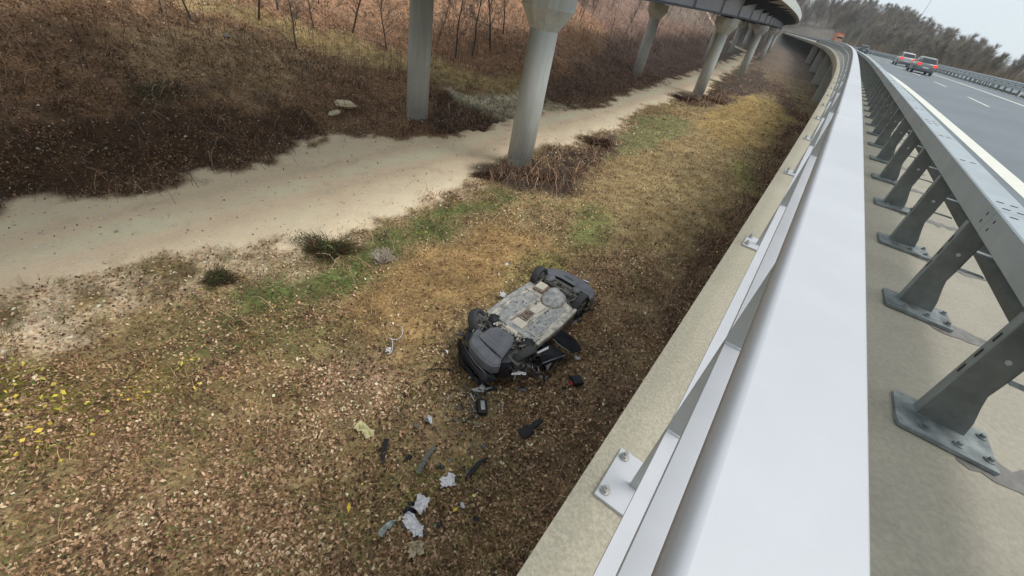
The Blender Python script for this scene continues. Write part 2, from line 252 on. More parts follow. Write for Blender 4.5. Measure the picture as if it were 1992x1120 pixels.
def blur(a,n):
    for _ in range(n): a=(a+np.roll(a,1,0)+np.roll(a,-1,0)+np.roll(a,1,1)+np.roll(a,-1,1))/5
    return a
ZR={k:blur(inside(wx,wy,v).astype(np.float32),1 if k in('track','pit','ramp','darkband','slope') else 4) for k,v in ZON.items()}
def zw(k,x,y):
    i=np.clip(((np.asarray(y)-GY0)/GD).astype(int),0,GH-1); j=np.clip(((np.asarray(x)-GX0)/GD).astype(int),0,GW-1); return ZR[k][i,j]
GF=.50
BASE=lin(112,100,72)/GF
ZC=dict(redslope=(118,89,70),slope=(108,83,63),slopepale=(128,106,82),darkband=(68,50,36),darkslope=(92,72,64),darkgreen=(60,56,38),band=(126,106,74),
 kerbdark2=(108,88,68),litter=(108,90,68),palelitter=(128,110,84),pinklitter=(124,102,84),olive=(96,88,58),tan=(118,102,74),gold=(126,106,68),orange=(126,102,70),yellowgreen=(108,102,60),
 greenA=(98,98,66),green=(74,80,46),greenbright=(76,92,50),greenB=(100,100,62),greenC=(106,108,62),greenweed=(82,82,48),yellowweed=(98,92,46),tuftgreen=(110,100,54),kerbdark=(78,62,50),margin=(168,150,130),margin2=(178,160,140),margin3=(158,138,116),
 pit=(58,44,36),ramp=(150,142,122),track=(203,187,164),mound=(52,44,38),mound4=(60,50,44),soil=(104,84,66))
ORDER=['redslope','slope','slopepale','darkslope','darkgreen','darkband','band','kerbdark2','litter','palelitter','pinklitter','olive','tan','gold','orange','yellowgreen','greenA','green','greenbright','greenB','greenC','greenweed','yellowweed','tuftgreen','kerbdark','margin','margin2','margin3','pit','ramp','track','mound','mound4','soil']
def gcol(x,y,s,n):
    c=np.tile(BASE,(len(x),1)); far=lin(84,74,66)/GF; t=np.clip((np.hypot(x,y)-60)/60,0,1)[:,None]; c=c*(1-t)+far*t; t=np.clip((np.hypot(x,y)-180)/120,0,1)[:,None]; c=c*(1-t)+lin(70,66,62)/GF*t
    for k in ORDER:
        w=zw(k,x,y)[:,None]
        if k in('green','greenbright'): w=w*np.clip((fbm(x,y,1.1,78)-.30)*4,.15,1)[:,None]
        if k in('margin','margin2','margin3'): w=w*np.clip((fbm(x,y,.8,77)-.36)*5,0,1)[:,None]
        if k=='track':
            w=w*(1-np.clip((fbm(x,y,.7,90)-.74)*6,0,.2))[:,None]
        c=c*(1-w)+(lin(*ZC[k])*(np.array([1.,1.,1.]) if k=='track' else np.array([.97,1.02,1.0]))/(.585 if k=='track' else GF))*w
    wl=np.exp(-((n+14.9+1.2*(s>30)*0)/.38)**2)+np.exp(-((n+12.9)/.38)**2); c=c*(1-.10*(wl*zw('track',x,y))[:,None]+.05*(np.exp(-((n+13.9)/.4)**2)*zw('track',x,y))[:,None])
    c=c*(.70+.60*fbm(x,y,1.6,33)*(1-.75*zw('track',x,y))+.30*.75*zw('track',x,y))[:,None]; q=fbm(x,y,5,41)[:,None]; return np.clip(c*(.9+.2*q)*np.array([1.03,1,.96]),0,1)

# ------------------------------------------------------------------ terrain sheet
sgrid=np.concatenate([np.arange(-190,-40,10),np.arange(-40,-14,2),np.arange(-14,30,.2),30*1.014**np.arange(1,214)])
ngrid=np.concatenate([-36-np.cumsum(.25*1.05**np.arange(1,72))[::-1],np.arange(-36,2.5,.2),np.arange(2.6,30,.9),30+np.cumsum(1.2*1.035**np.arange(1,75))])
sgrid=sgrid[sgrid<590]
Sg,Ng=np.meshgrid(sgrid,ngrid,indexing='ij'); hd=np.interp(Sg,S_,H_)
tx=(np.interp(Sg,S_,X_)+Ng*np.cos(hd)); ty=(np.interp(Sg,S_,Y_)-Ng*np.sin(hd))
def tz(x,y):
    z=TZ(x,y); pw=zw('pit',x,y)*(1-zw('ramp',x,y)); return z-.5*pw+(fbm(x,y,.35,61)-.5)*.10*(1-.8*zw('track',x,y))*(np.hypot(x,y)<60)
tzv=tz(tx,ty)
V=np.stack([tx,ty,tzv],-1).reshape(-1,3); a,b=Sg.shape; idx=np.arange(a*b).reshape(a,b)
F=np.stack([idx[:-1,:-1],idx[:-1,1:],idx[1:,1:],idx[1:,:-1]],-1).reshape(-1,4)[:,::-1]
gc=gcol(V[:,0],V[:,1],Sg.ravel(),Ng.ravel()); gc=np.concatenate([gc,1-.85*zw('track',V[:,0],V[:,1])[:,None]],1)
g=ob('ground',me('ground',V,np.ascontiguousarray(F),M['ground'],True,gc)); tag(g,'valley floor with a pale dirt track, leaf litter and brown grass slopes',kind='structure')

# ------------------------------------------------------------------ motorway bridge deck, kerb, walkway, road
S1=ss_for(-8,470,1.)
o0=np.array(P(0,0,0)); br=empty('motorway_bridge',o0); tag(br,'curving concrete motorway bridge that carries the road past the wreck','bridge')
strip('bridge_slab',[(-.02,-.42),(-.02,-.62),(1.0,-.95),(13.6,-.95),(14.9,-.62),(14.9,-.27),(1.6,-.27),(.2,-.30)],S1,M['concd'],br,o0)
strip('edge_cap',[(-.08,0),(-.08,-.40),(.35,-.40),(.35,.0)],S1,M['kerb'],br,o0)
wk=strip('walkway',[(.352,-.002),(.352,-.2),(2.60,-.2),(2.60,-.002)],S1,M['walk'],None,np.zeros(3)); tag(wk,'pale concrete walkway between the aluminium railing and the guardrail',kind='structure')
rd=strip('road',[(2.604,-.262),(14.88,-.262),(14.88,-.08),(2.604,-.08)],S1,M['asphalt'],None,np.zeros(3)); tag(rd,'grey wet asphalt carriageway curving left',kind='structure')
S2=ss_for(60,500,1.5)
rd2=strip('road',[(17.2,-.24),(27.6,-.24),(27.6,-.085),(17.2,-.085)],S2,M['asphalt'],None,np.zeros(3)); tag(rd2,'far carriageway beyond the median guardrail',kind='structure')
def marking(n0,n1,s0,s1,label):
    s=ss_for(s0,s1,.8); o=strip('road_marking',[(n0,-.076),(n1,-.076)],s,M['mark'],None,np.zeros(3),closed=False); tag(o,label,kind='structure'); return o
marking(3.26,3.60,-8,470,'broad white edge line beside the guardrail'); marking(10.62,10.9,-8,470,'white edge line on the far side of the carriageway')
for k in range(-1,26): s=32.4+k*11.6; marking(6.92,7.07,s,s+4.9,'white dash of the lane line')
for s,n in ((76,.75),(103,.6),(135,.6),(170,.6),(76,8),(103,8),(135,8)):
    q=P(s,n+.8,0); zb=float(TZ(np.array([q[0]]),np.array([q[1]]))[0])-.6; mb=MB(); mb.box((-.8,-.55,zb-float(P(s,n,0)[2])),(.8,.55,-.97)); c=ob('column',mb.mesh('column',M['conc']),br); c.location=P(s,n+.8,0)-o0; c.rotation_euler=(0,0,rot_h(s))

# ------------------------------------------------------------------ aluminium railing
rl=empty('bridge_railing',o0); tag(rl,'silver aluminium bridge railing with a broad flat handrail','railing')
SR=ss_for(-6,330,.8)
def hr_prof(): return [(.073,1.045),(.216,1.045),(.222,1.053),(.222,1.092),(.216,1.1),(.091,1.1),(.087,1.1),(.082,1.098),(.078,1.094),(.075,1.088),(.0735,1.080),(.073,1.066)]
secs=[-6,-2.0,3.4,8.84,14.27,19.7,25.1,30.6]+list(np.arange(36,330,10.87))+[330]
for i in range(len(secs)-1):
    ss=ss_for(secs[i]+.0015,secs[i+1]-.0015,.5); h=strip('handrail',hr_prof(),ss,M['alu'],rl,o0); kp=len(hr_prof()); h.data.polygons.foreach_set('use_smooth',[(i_%kp) in (6,7,8,9,10,11) and i_<kp*(len(ss)-1) for i_ in range(len(h.data.polygons))])
strip('handrail_sleeve',[(.084,1.05),(.214,1.05),(.214,1.095),(.084,1.095)],SR,M['post'],rl,o0)
PS=1.08+2.695*np.arange(-1,56)
for nm,h0 in (('lower_rail',.345),('middle_rail',.74)):
    for i in range(len(PS)-1):
        a_,b_=PS[i]+.008,PS[i+1]-.008
        if a_>60: break
        strip(nm,rect(.082,.130,h0,h0+.026),np.linspace(a_,b_,3),M['alu'],rl,o0)
    strip(nm,rect(.082,.130,h0,h0+.026),ss_for(60,330,1),M['aluside'],rl,o0)
pm=MB(); pm.box((.0,-.007,.012),(.05,.007,1.046)); pmesh=pm.mesh('post',M['post'])
bm_=MB(); bm_.prism([(-.088,-.125),(.03,-.125),(.15,-.10),(.15,.10),(.03,.125),(-.088,.125)],0,.012); bpm=bm_.mesh('base_plate',M['alu'])
wm=MB()
wm.box((.003,-.016,.022),(.047,-.0065,.031))
weld=wm.mesh('weld_bead',M['alu'])
bb=MB(); bb.tube([(0,0,.0),(0,0,.008)],.019,12); bb.tube([(0,0,.008),(0,0,.022)],.014,6); bb.tube([(0,0,.022),(0,0,.036)],.0075,8); bolt=bb.mesh('bolt',M['bolt'])
for i,s in enumerate(PS):
    if s>150: break
    p=ob('post',pmesh,rl); p.location=P(s,.078,0)-o0; p.rotation_euler=(0,0,rot_h(s))
    b=ob('base_plate',bpm,p)
    if s<60: [ob('weld_bead',weld,p,(0,0,hh)) for hh in (.345,.74)]
    if s<25:
        for bx,by in ((-.062,-.09),(-.062,.09),(.125,-.08),(.125,.08)): ob('bolt',bolt,p,(bx,by,.012))

# ------------------------------------------------------------------ guardrail on the near edge
gr=empty('guardrail',o0); tag(gr,'zinc grey box beam guardrail on flared posts beside the walkway','guardrail')
SG=ss_for(-6,420,.9)
bx=[(1.106,.66),(1.286,.66),(1.293,.667),(1.293,.808),(1.286,.815),(1.106,.815),(1.099,.808),(1.099,.667)]
bsec=[-6,-.5,3.6,7.6,11.6,15.6]+list(np.arange(23.5,420,12))+[420]
for i in range(len(bsec)-1): strip('box_beam',bx,ss_for(bsec[i]+.002,bsec[i+1]-.002,.6),M['galv'],gr,o0)
strip('beam_sleeve',[(1.105,.666),(1.288,.666),(1.288,.809),(1.105,.809)],SG,M['galvpost'],gr,o0)
wb=[(1.42,.345),(1.375,.37),(1.37,.42),(1.42,.47),(1.425,.51),(1.37,.56),(1.375,.61),(1.42,.635)]
strip('corrugated_beam',wb+[(n+.006,h) for n,h in wb[::-1]],SG,M['galvpost'],gr,o0)
gp=MB()  # flared web plate with a flange at the back
web=[(0,.02),(.20,.02),(.185,.10),(.15,.20),(.133,.26),(.137,.36),(.137,.658),(0,.658)]
Vw=[(x,-.004,z) for x,z in web]+[(x,.004,z) for x,z in web]; k=len(web)
gp.add(Vw,[tuple(range(k)),tuple(range(k,2*k))[::-1]]+[((i+1)%k,i,i+k,(i+1)%k+k) for i in range(k)])
fl=MB(); fl.box((-.006,-.004,.02),(.0,.062,.658)); flm=fl.mesh('flange',M['plate2'])
gp.box((.131,-.004,.36),(.137,.05,.655))
gpm=gp.mesh('post',M['galvpost'])
fp=MB(); fp.prism([(-.085,-.17),(.31,-.17),(.31,.12),(-.085,.12),(-.095,.10),(-.095,-.14)],0,.02); fpm=fp.mesh('base_plate',M['plate'])
sl=MB(); sl.box((-.0085,.022,0),(-.0058,.036,.05))
slm=sl.mesh('slot',M['dark'])
bo=MB(); bo.tube([(.075,-.004,.45),(.075,-.016,.45)],.012,6); bom=bo.mesh('bolt',M['alu'])
bk=MB(); bk.box((.137,-.02,.36),(.268,.03,.366)); bkm=bk.mesh('bracket',M['galv'])
bk=MB(); bk.box((.137,-.02,.50),(.268,.03,.506)); bkm2=bk.mesh('bracket',M['galv'])
an=MB(); an.tube([(0,0,.02),(0,0,.026)],.022,12); an.tube([(0,0,.026),(0,0,.042)],.013,6)
anm=an.mesh('anchor_bolt',M['plate'])
for i in range(-2,130):
    s=2.475+1.345*i if i<4 else 2.475+1.345*3+(i-3)*1.345
    p=ob('post',gpm,gr); p.location=P(s,1.10,0)-o0; p.rotation_euler=(0,0,rot_h(s))
    ob('base_plate',fpm,p); ob('flange',flm,p)
    if s<40: ob('bracket',bkm,p); ob('bracket',bkm2,p)
    if s<22: ob('bolt',bom,p); [ob('slot',slm,p,(0,0,z0)) for z0 in (.30,.40,.50)]
    if s<14: [ob('anchor_bolt',anm,p,(x,y,0)) for x,y in ((.02,-.11),(.16,-.11),(.28,-.11),(.28,.06),(.03,.085))]
# bolt holes punched in the beam, in pairs and groups of four
hm=MB(); hm.prism([(-.022,-.002),(-.014,-.009),(.012,-.009),(.022,.003),(.014,.009),(-.012,.009)],0,.002); hmt=hm.mesh('bolt_hole',M['dark'])
hm=MB(); hm.box((0,-.008,-.009),(.002,.008,.009)); hms=hm.mesh('bolt_hole',M['dark'])
for i in range(-1,22):
    s=2.475+1.345*i
    for dn in (1.155,1.225): o=ob('bolt_hole',hmt,gr,P(s+.03,dn,.815)-o0,(0,0,rot_h(s)))
for s in (7.6,15.6,23.5,3.6):
    for ds in (-.09,.09):
        for dn in (1.155,1.225): ob('bolt_hole',hmt,gr,P(s+ds,dn,.815)-o0,(0,0,rot_h(s)))
        for dh in (.715,.765): ob('bolt_hole',hms,gr,P(s+ds,1.0975,dh)-o0,(0,0,rot_h(s)))
# dirt fans washed out beside the base plates
for i in range(-1,14):
    s=2.475+1.345*i; r=np.random.RandomState(i+50); V=[];k=14
    L=.5+.3*r.rand(); up=[];dn=[]
    for j in range(k+1):
        t=j/k; w=(.085*(1-t)**.6+.014)*(.7+.6*r.rand()); y=-.10-.02*t+ .02*r.randn(); up.append((.16+t*L,y+w)); dn.append((.16+t*L,y-w))
    V=[tuple(P(s+y,1.10+x,.0015)) for x,y in up+dn[::-1]]; n_=len(up); F=[(j,2*n_-1-j,2*n_-2-j,j+1) for j in range(n_-1)]
    o=ob('water_stain',me('water_stain',V,F,M['stain'])); tag(o,'dark dirt streak washed out beside a guardrail post on the walkway',kind='structure')

# ------------------------------------------------------------------ median guardrails
def far_rail(n,s0,s1,label,m):
    e=empty('guardrail',o0); tag(e,label,'guardrail'); s=ss_for(s0,s1,1.2)
    for z in (.36,.66): strip('corrugated_beam',[(n,z),(n-.03,z+.05),(n,z+.12),(n-.03,z+.19),(n,z+.24),(n+.02,z+.12)],s,M['galv'],e,o0)
    q=MB(); q.box((-.05,-.05,-.2),(.06,.05,.88)); qm=q.mesh('post',M['galvpost'])
    for x in np.arange(s0,min(s1,s0+150),2.0): p=ob('post',qm,e,P(x,n+.08,0)-o0,(0,0,rot_h(x)))
far_rail(14.45,40,400,'double rail guardrail along the far edge of the carriageway',0)
far_rail(16.7,60,400,'second guardrail just behind the far edge rail',0)
# ------------------------------------------------------------------ the higher viaduct on round piers
vd=empty('viaduct',np.array(P(17.3,-14.3,0))*[1,1,0]+[0,0,-7]); vo=np.array(vd.location)
tag(vd,'higher viaduct with steel girders on flared concrete piers over the dirt track','viaduct')
SV=ss_for(-45,430,1.2)
strip('deck',[(-6.6,3.38),(-9.6,3.30),(-11.4,3.42),(-17.2,3.42),(-19,3.30),(-22.0,3.38),(-22.0,4.0),(-6.6,4.0)],SV,M['concd'],vd,vo)
strip('edge_beam',[(-6.45,3.28),(-6.598,3.28),(-6.598,4.12),(-6.45,4.12)],SV,M['conc'],vd,vo)
strip('edge_beam',[(-22.15,3.28),(-22.002,3.28),(-22.002,4.12),(-22.15,4.12)],SV,M['conc'],vd,vo)
for c in (-10.5,-18.1):
    strip('girder',[(c-.55,1.50),(c+.55,1.50),(c+.55,3.36),(c-.55,3.36)],SV,M['web'],vd,vo)
    strip('bottom_flange',[(c-.85,1.36),(c+.85,1.36),(c+.85,1.498),(c-.85,1.498)],SV,M['flange'],vd,vo)
piers={-10.5:[(-20,-10.5),(17.03,-10.45),(54.2,-10.65),(87,-10.4),(130.5,-10.7),(172,-10.5)],-18.1:[(-20,-18.1),(17.63,-18.06),(54.4,-18.15),(94.4,-17.7),(134.3,-18.3),(172,-18.1)]}
def lathe8(mb,prof,k,mi=0,ph=0):
    V=[];F=[]
    for r,z in prof:
        for j in range(k): w=2*math.pi*(j+ph)/k; V.append((r*math.cos(w),r*math.sin(w),z))
    n=len(prof); F=[(i*k+j,i*k+(j+1)%k,(i+1)*k+(j+1)%k,(i+1)*k+j) for i in range(n-1) for j in range(k)]+[tuple(range(k))[::-1],tuple((n-1)*k+j for j in range(k))]
    mb.add(V,F,mi)
for c,L in piers.items():
    for s,n in L:
        q=P(s,n,0); gz=float(TZ(q[:1],q[1:2])[0])-.8; zt=float(q[2])
        mb=MB(); lathe8(mb,[(.60,gz-zt),(.585,-.2)],28); col=ob('column',mb.mesh('column',M['conc']),vd,np.array([q[0],q[1],zt])-vo,(0,0,rot_h(s))); 
        for f in col.data.polygons: f.use_smooth=len(f.vertices)==4
        cp=MB(); lathe8(cp,[(.60,-.2),(1.12,.55),(1.12,1.18)],10,ph=.35); ob('capital',cp.mesh('capital',M['conc']),col)
        bk_=MB(); bk_.box((-.45,-.4,1.18),(.45,.4,1.36)); ob('bearing',bk_.mesh('bearing',M['flange']),col)
st=MB(); st.box((0,-.06,1.50),(.16,.06,3.34)); stm=st.mesh('stiffener',M['web'])
bkt=MB(); V=[(0,-.05,3.30),(0,-.05,2.35),(2.9,-.05,3.30),(0,.05,3.30),(0,.05,2.35),(2.9,.05,3.30)]; bkt.add(V,[(0,1,2),(5,4,3),(0,3,4,1),(1,4,5,2),(2,5,3,0)]); bktm=bkt.mesh('bracket',M['flange'])
cb=MB(); cb.box((-7.05,-.12,1.7),(0,.12,3.3)); cbm=cb.mesh('cross_beam',M['flange'])
for s in list(np.arange(-1.5,180,9.27)):
    base=P(s,-9.945,0)-vo; base=np.array([base[0],base[1],float(P(s,0,0)[2])-vo[2]])
    ob('stiffener',stm,vd,base,(0,0,rot_h(s))); b=ob('bracket',bktm,vd,base+np.array([math.cos(HD(s))*.165,-math.sin(HD(s))*.165,0]),(0,0,rot_h(s)))
    q=P(s,-11.06,0); ob('cross_beam',cbm,vd,np.array([q[0]-vo[0],q[1]-vo[1],q[2]-vo[2]]),(0,0,rot_h(s)))

# ------------------------------------------------------------------ overturned wreck; local x = front to rear, z=0 the underbody
wr_z=-6.95; wr=empty('wrecked_car',(0.735,7.765,wr_z),R(60.55)); wr.scale=(.955,.965,1); UZ=.85
tag(wr,'wrecked dark car lying on its roof, dirty underbody up, one door torn open','car')
M['under']=mat('underbody_dirt',(.34,.33,.31),.75,.0,6,.3,c2=(.70,.65,.56),bump=.4,bs=40,ns2=3,amt2=.14)
M['underb']=mat('underbody_bluegrey',(.27,.30,.34),.55,.1,7,.3,c2=(.56,.55,.51),bump=.3,bs=40)
M['shield']=mat('heat_shield',(.64,.585,.50),.55,.1,12,.12,bump=.4,bs=50)
M['plast']=mat('black_plastic',(.022,.024,.028),.6,0,10,.3,spec=.3)
M['gplast']=mat('grey_plastic',(.135,.143,.16),.6,0,7,.2,bump=.15,bs=60,ns2=4,amt2=.12)
M['paint']=mat('dark_paint',(.02,.023,.03),.22,0,6,.3,coat=.5)
M['tyre']=mat('tyre_rubber',(.055,.057,.06),.8,0,18,.25)
M['rim']=mat('rim_metal',(.30,.30,.30),.4,.7,12,.2)
M['mech']=mat('greasy_metal',(.07,.065,.06),.55,.3,25,.6,c2=(.25,.23,.2))
M['rust']=mat('rusty_metal',(.16,.09,.06),.8,.1,20,.4,c2=(.36,.27,.22))
M['white']=mat('white_scrap',(.74,.75,.78),.6,0,20,.1)
M['paper']=mat('paper',(.88,.87,.90),.8,0,30,.08)
M['glass']=mat('broken_glass',(.45,.52,.50),.1,0,30,.3,spec=.8)
M['chrome']=mat('chrome_trim',(.65,.66,.68),.15,.9,10,.1)
def wpart(name,mb,m,smooth=False,jit=0,parent=None):
    o=ob(name,mb.mesh(name,m,smooth,jit),parent or wr)
    if parent is None:o.location=(0,0,UZ)
    return o
def ring(z,sc,notch,k=72,u0=-2.08,u1=2.16,hw=.80,vc=.14):
    V=[]
    for j in range(k):
        w=2*math.pi*j/k; cu,sv=math.cos(w),math.sin(w); p=.42
        x=(u0+u1)/2+(u1-u0)/2*abs(cu)**p*np.sign(cu)*(.98 if sc<1 else 1); y=hw*sc*abs(sv)**p*np.sign(sv)
        if notch and (abs(x+1.33)<.36 or abs(x-1.27)<.36): y=np.sign(y)*min(abs(y),.46)
        V.append((x,y+vc,z))
    return V
mb=MB(); rings=[ring(-.03,.93,1),ring(-.10,1.0,1),ring(-.36,1.02,1),ring(-.44,1.02,0),ring(-.60,.97,0),ring(-.86,.80,0,u0=-1.5,u1=1.9)]
k=72; V=[v for r in rings for v in r]; mb.add(V,[((i+1)*k+j,(i+1)*k+(j+1)%k,i*k+(j+1)%k,i*k+j) for i in range(5) for j in range(k)]+[tuple(range(k)),tuple(5*k+j for j in range(k))[::-1]])
wpart('body',mb,M['paint'])
mb=MB(); ply=[(-1.0,.80),(-.5,.84),(.3,.85),(.93,.80),(.93,.62),(1.1,.50),(1.1,-.10),(.93,-.30),(.90,-.52),(.3,-.56),(-.4,-.57),(-.98,-.52),(-1.05,-.2),(-1.12,.1),(-1.1,.45),(-1.0,.5)]
mb.prism(ply,-.06,.012)
for y0,y1 in ((.10,.14),(.16,.20)): pass
fp_=wpart('floor_pan',mb,M['under'])
def plate(name,poly,z0,z1,m,bev=.012):
    b=MB(); b.prism(poly,z0,z1); o=wpart(name,b,m); bevel(o,bev); return o
plate('floor_panel',[(-.85,.40),(-.2,.36),(.45,.36),(.62,.45),(.62,.66),(.3,.72),(-.5,.70),(-.85,.62)],.012,.035,M['underb'])
plate('floor_panel',[(-.80,-.44),(-.2,-.46),(.62,-.44),(.66,-.30),(.35,-.16),(-.35,-.12),(-.80,-.16)],.012,.035,M['underb'])
plate('sill',[(-.98,.80),(.92,.80),(.92,.90),(.0,.93),(-.98,.88)],-.10,.045,M['underb'],.02)
plate('sill',[(-.98,-.56),(-.98,-.65),(0,-.68),(.90,-.64),(.90,-.55)],-.10,.045,M['under'],.02)
plate('heat_shield',[(-1.08,.24),(-.55,.25),(-.56,-.08),(-1.1,-.10)],.014,.06,M['shield'],.02)
plate('heat_shield',[(-.10,.22),(.35,.20),(.36,-.03),(-.10,0)],.014,.045,M['shield'],.02)
plate('tunnel_frame',[(-.52,.27),(-.12,.27),(-.12,.03),(-.52,.03)],.013,.032,M['rust'],.006)
for a,b,c,d in ((-.49,-.37,.10,.20),): plate('tunnel_pocket',[(a,d),(b,d),(b,c),(a,c)],.033,.040,M['shield'],.004)
mb=MB(); mb.ell((-.24,.15,.04),(.05,.06,.02)); mb.box((-.46,.08,.04),(-.40,.20,.055)); wpart('tunnel_bolts',mb,M['mech'])
for y in (.30,-.12,.52,-.30): # pressed ribs
    mb=MB(); mb.tube([(-.9,y,.03),(0,y+.01,.036),(.8,y,.03)],[.012]*3,6); wpart('floor_rib',mb,M['under'])
r9=np.random.RandomState(3)
for i in range(26):
    x,y=r9.uniform(-.9,.85),r9.uniform(-.5,.78); mb=MB(); mb.tube([(x,y,.03),(x,y,.042)],.018,8); wpart('rubber_plug',mb,M['plast'])
# fuel tank, silencer, rear axle
mb=MB(); mb.ell((.80,.03,.03),(.42,.31,.11),18,8); mb.ell((1.02,.16,.03),(.22,.20,.12),14,7); mb.ell((.66,-.14,.04),(.24,.15,.11),14,7); wpart('fuel_tank',mb,M['underb'],True)
mb=MB(); mb.tube([(.42,-.08,.10),(.8,.02,.14),(1.2,.14,.10)],.010,6); wpart('tank_strap',mb,M['under'])
mb=MB(); mb.box((.78,.40,.0),(1.10,.66,.12)); bevel(wpart('silencer_box',mb,M['shield']),.025)
mb=MB(); mb.box((.74,.36,.0),(1.14,.40,.07)); mb.box((.74,.40,0),(.78,.68,.05)); bevel(wpart('silencer_bracket',mb,M['rust']),.01)
mb=MB(); mb.box((.95,-.58,-.35),(1.75,.92,-.02)); wpart('rear_well',mb,M['mech'])
mb=MB(); mb.tube([(1.30,-.45,.05),(1.32,.15,.02),(1.30,.80,.05)],[.05,.06,.05],10); mb.tube([(1.05,-.35,.05),(1.5,-.40,.03)],.035,8); mb.tube([(1.02,.70,.05),(1.5,.75,.03)],.035,8); mb.tube([(1.2,-.2,.04),(1.62,.35,.05)],.03,8); mb.tube([(1.45,-.1,.08),(1.55,.5,.08),(1.35,.85,.05)],.022,8); mb.tube([(1.3,-.3,.0),(1.3,-.3,.13)],.05,10); mb.tube([(1.3,.6,.0),(1.3,.6,.13)],.05,10); wpart('rear_axle',mb,M['mech'],True)
mb=MB()
for i in range(40):
    p=np.array([r9.uniform(1.15,1.6),r9.uniform(-.45,.85),r9.uniform(-.0,.08)]); q=p+r9.uniform(-.16,.16,3)*[1,1,.2]; mb.tube([p,q],r9.uniform(.008,.02),6)
wpart('pipes_and_hoses',mb,M['mech'])['kind']='stuff'
mb=MB(); mb.ell((1.50,.60,.06),(.20,.15,.08),14,7); wpart('exhaust_silencer',mb,M['gplast'],True)
mb=MB(); mb.ell((1.62,-.20,.04),(.15,.13,.08),14,7); wpart('exhaust_silencer',mb,M['gplast'],True)
# rear bumper, smooth dark shell
mb=MB(); kk=16; prof=[(1.00,-.02),(1.04,-.10),(1.05,-.30),(.98,-.48)]; V=[]
arc=[(1.58,.97),(1.78,1.0),(2.02,.94),(2.2,.80),(2.30,.58),(2.34,.30),(2.34,0),(2.30,-.26),(2.20,-.48),(2.02,-.62),(1.80,-.68),(1.60,-.66)]
inn=[(1.60,.86),(1.68,.82),(1.74,.74),(1.80,.60),(1.82,.45),(1.83,.30),(1.81,.05),(1.78,-.15),(1.74,-.30),(1.70,-.42),(1.64,-.50),(1.58,-.52)]
L=len(arc); rows=[[(x,y,.0) for x,y in inn],[(x*.5+a*.5,y*.5+b*.5,.035) for (x,y),(a,b) in zip(inn,arc)],[(x*.15+a*.85,y*.15+b*.85,.02) for (x,y),(a,b) in zip(inn,arc)],[(a,b,-.05) for a,b in arc],[(2.0+(a-2.0)*1.03,.15+(b-.15)*1.02,-.25) for a,b in arc],[(a,b,-.47) for a,b in arc]]
V=[v for r in rows for v in r]; mb.add(V,[((i+1)*L+j,(i+1)*L+j+1,i*L+j+1,i*L+j) for i in range(5) for j in range(L-1)])
o=wpart('rear_bumper',mb,M['gplast'],True); o.modifiers.new('s','SOLIDIFY').thickness=.02
sb=o.modifiers.new('sub','SUBSURF'); sb.levels=1; sb.render_levels=2
mb=MB(); mb.add([(1.90,.55,.02),(2.02,.52,.045),(1.98,.1,.045),(1.88,.08,.02)],[(0,1,2,3)]); mb.add([(2.02,.5,.05),(2.04,.1,.05),(2.045,.1,.05),(2.025,.5,.05)],[(0,1,2,3)]); wpart('bumper_fold',mb,M['plast'])
# front: engine shield with its seam, bumper and the black grille carrier torn loose
plate('undershield',[(-1.78,.46),(-1.36,.45),(-1.18,.33),(-1.18,-.12),(-1.40,-.24),(-1.72,-.30),(-1.92,-.34)],-.03,.05,M['gplast'],.02)
mb=MB(); mb.tube([(-1.60,.42,.053),(-1.74,-.28,.053)],.006,5); wpart('shield_ridge',mb,M['underb'])
mb=MB(); mb.box((-1.84,.34,.048),(-1.80,.44,.053)); mb.box((-1.96,-.28,.048),(-1.92,-.18,.053)); mb.box((-1.9,.02,.048),(-1.87,.12,.053)); wpart('shield_slot',mb,M['dark'])
mb=MB(); arc=[(-1.62,.62),(-1.80,.60),(-2.0,.50),(-2.12,.36),(-2.20,.12),(-2.24,-.12),(-2.22,-.32),(-2.10,-.42)]
inn=[(-1.60,.50),(-1.72,.46),(-1.80,.44),(-1.84,.34),(-1.90,.10),(-1.94,-.12),(-1.96,-.28),(-1.94,-.34)]
L=len(arc); rows=[[(x,y,.045) for x,y in inn],[(x*.2+a*.8,y*.2+b*.8,.04) for (x,y),(a,b) in zip(inn,arc)],[(a,b,.0) for a,b in arc],[(a-.02,b,-.16) for a,b in arc]]
mb.add([v for r in rows for v in r],[(i*L+j,i*L+j+1,(i+1)*L+j+1,(i+1)*L+j) for i in range(3) for j in range(L-1)]); o=wpart('front_bumper',mb,M['gplast'],False); o.modifiers.new('s','SOLIDIFY').thickness=.015
def bar(name,pts,r,m,z=0):
    b=MB(); b.tube(pts,r,8); return wpart(name,b,m,True,.028 if name in('grille','bumper_carrier') else 0)
bar('bumper_carrier',[(-1.85,.80,-.30),(-2.05,.62,-.25),(-2.22,.35,-.22),(-2.34,.02,-.22),(-2.36,-.30,-.26),(-2.25,-.45,-.3)],[.03,.05,.06,.06,.06,.04],M['plast'])
bar('chrome_strip',[(-2.0,.66,-.20),(-2.16,.40,-.15),(-2.29,.05,-.14),(-2.33,-.28,-.17)],.014,M['gplast'])
bar('grille',[(-1.7,.95,-.5),(-1.98,.75,-.5),(-2.2,.45,-.46),(-2.36,.0,-.44),(-2.38,-.35,-.48),(-2.2,-.55,-.55)],[.02,.04,.06,.06,.05,.02],M['plast'])
for i in range(26):
    t=i/25; c=np.array([-1.8-.55*math.sin(t*1.7),.85-1.35*t,-.45]); d=r9.uniform(-1,1,3)*[.16,.16,.12]; bar('torn_plastic',[c+r9.uniform(-.08,.08,3),c+d+[-.05,0,0]],r9.uniform(.008,.028),M['plast'] if i%3 else M['gplast'])
mb=MB()
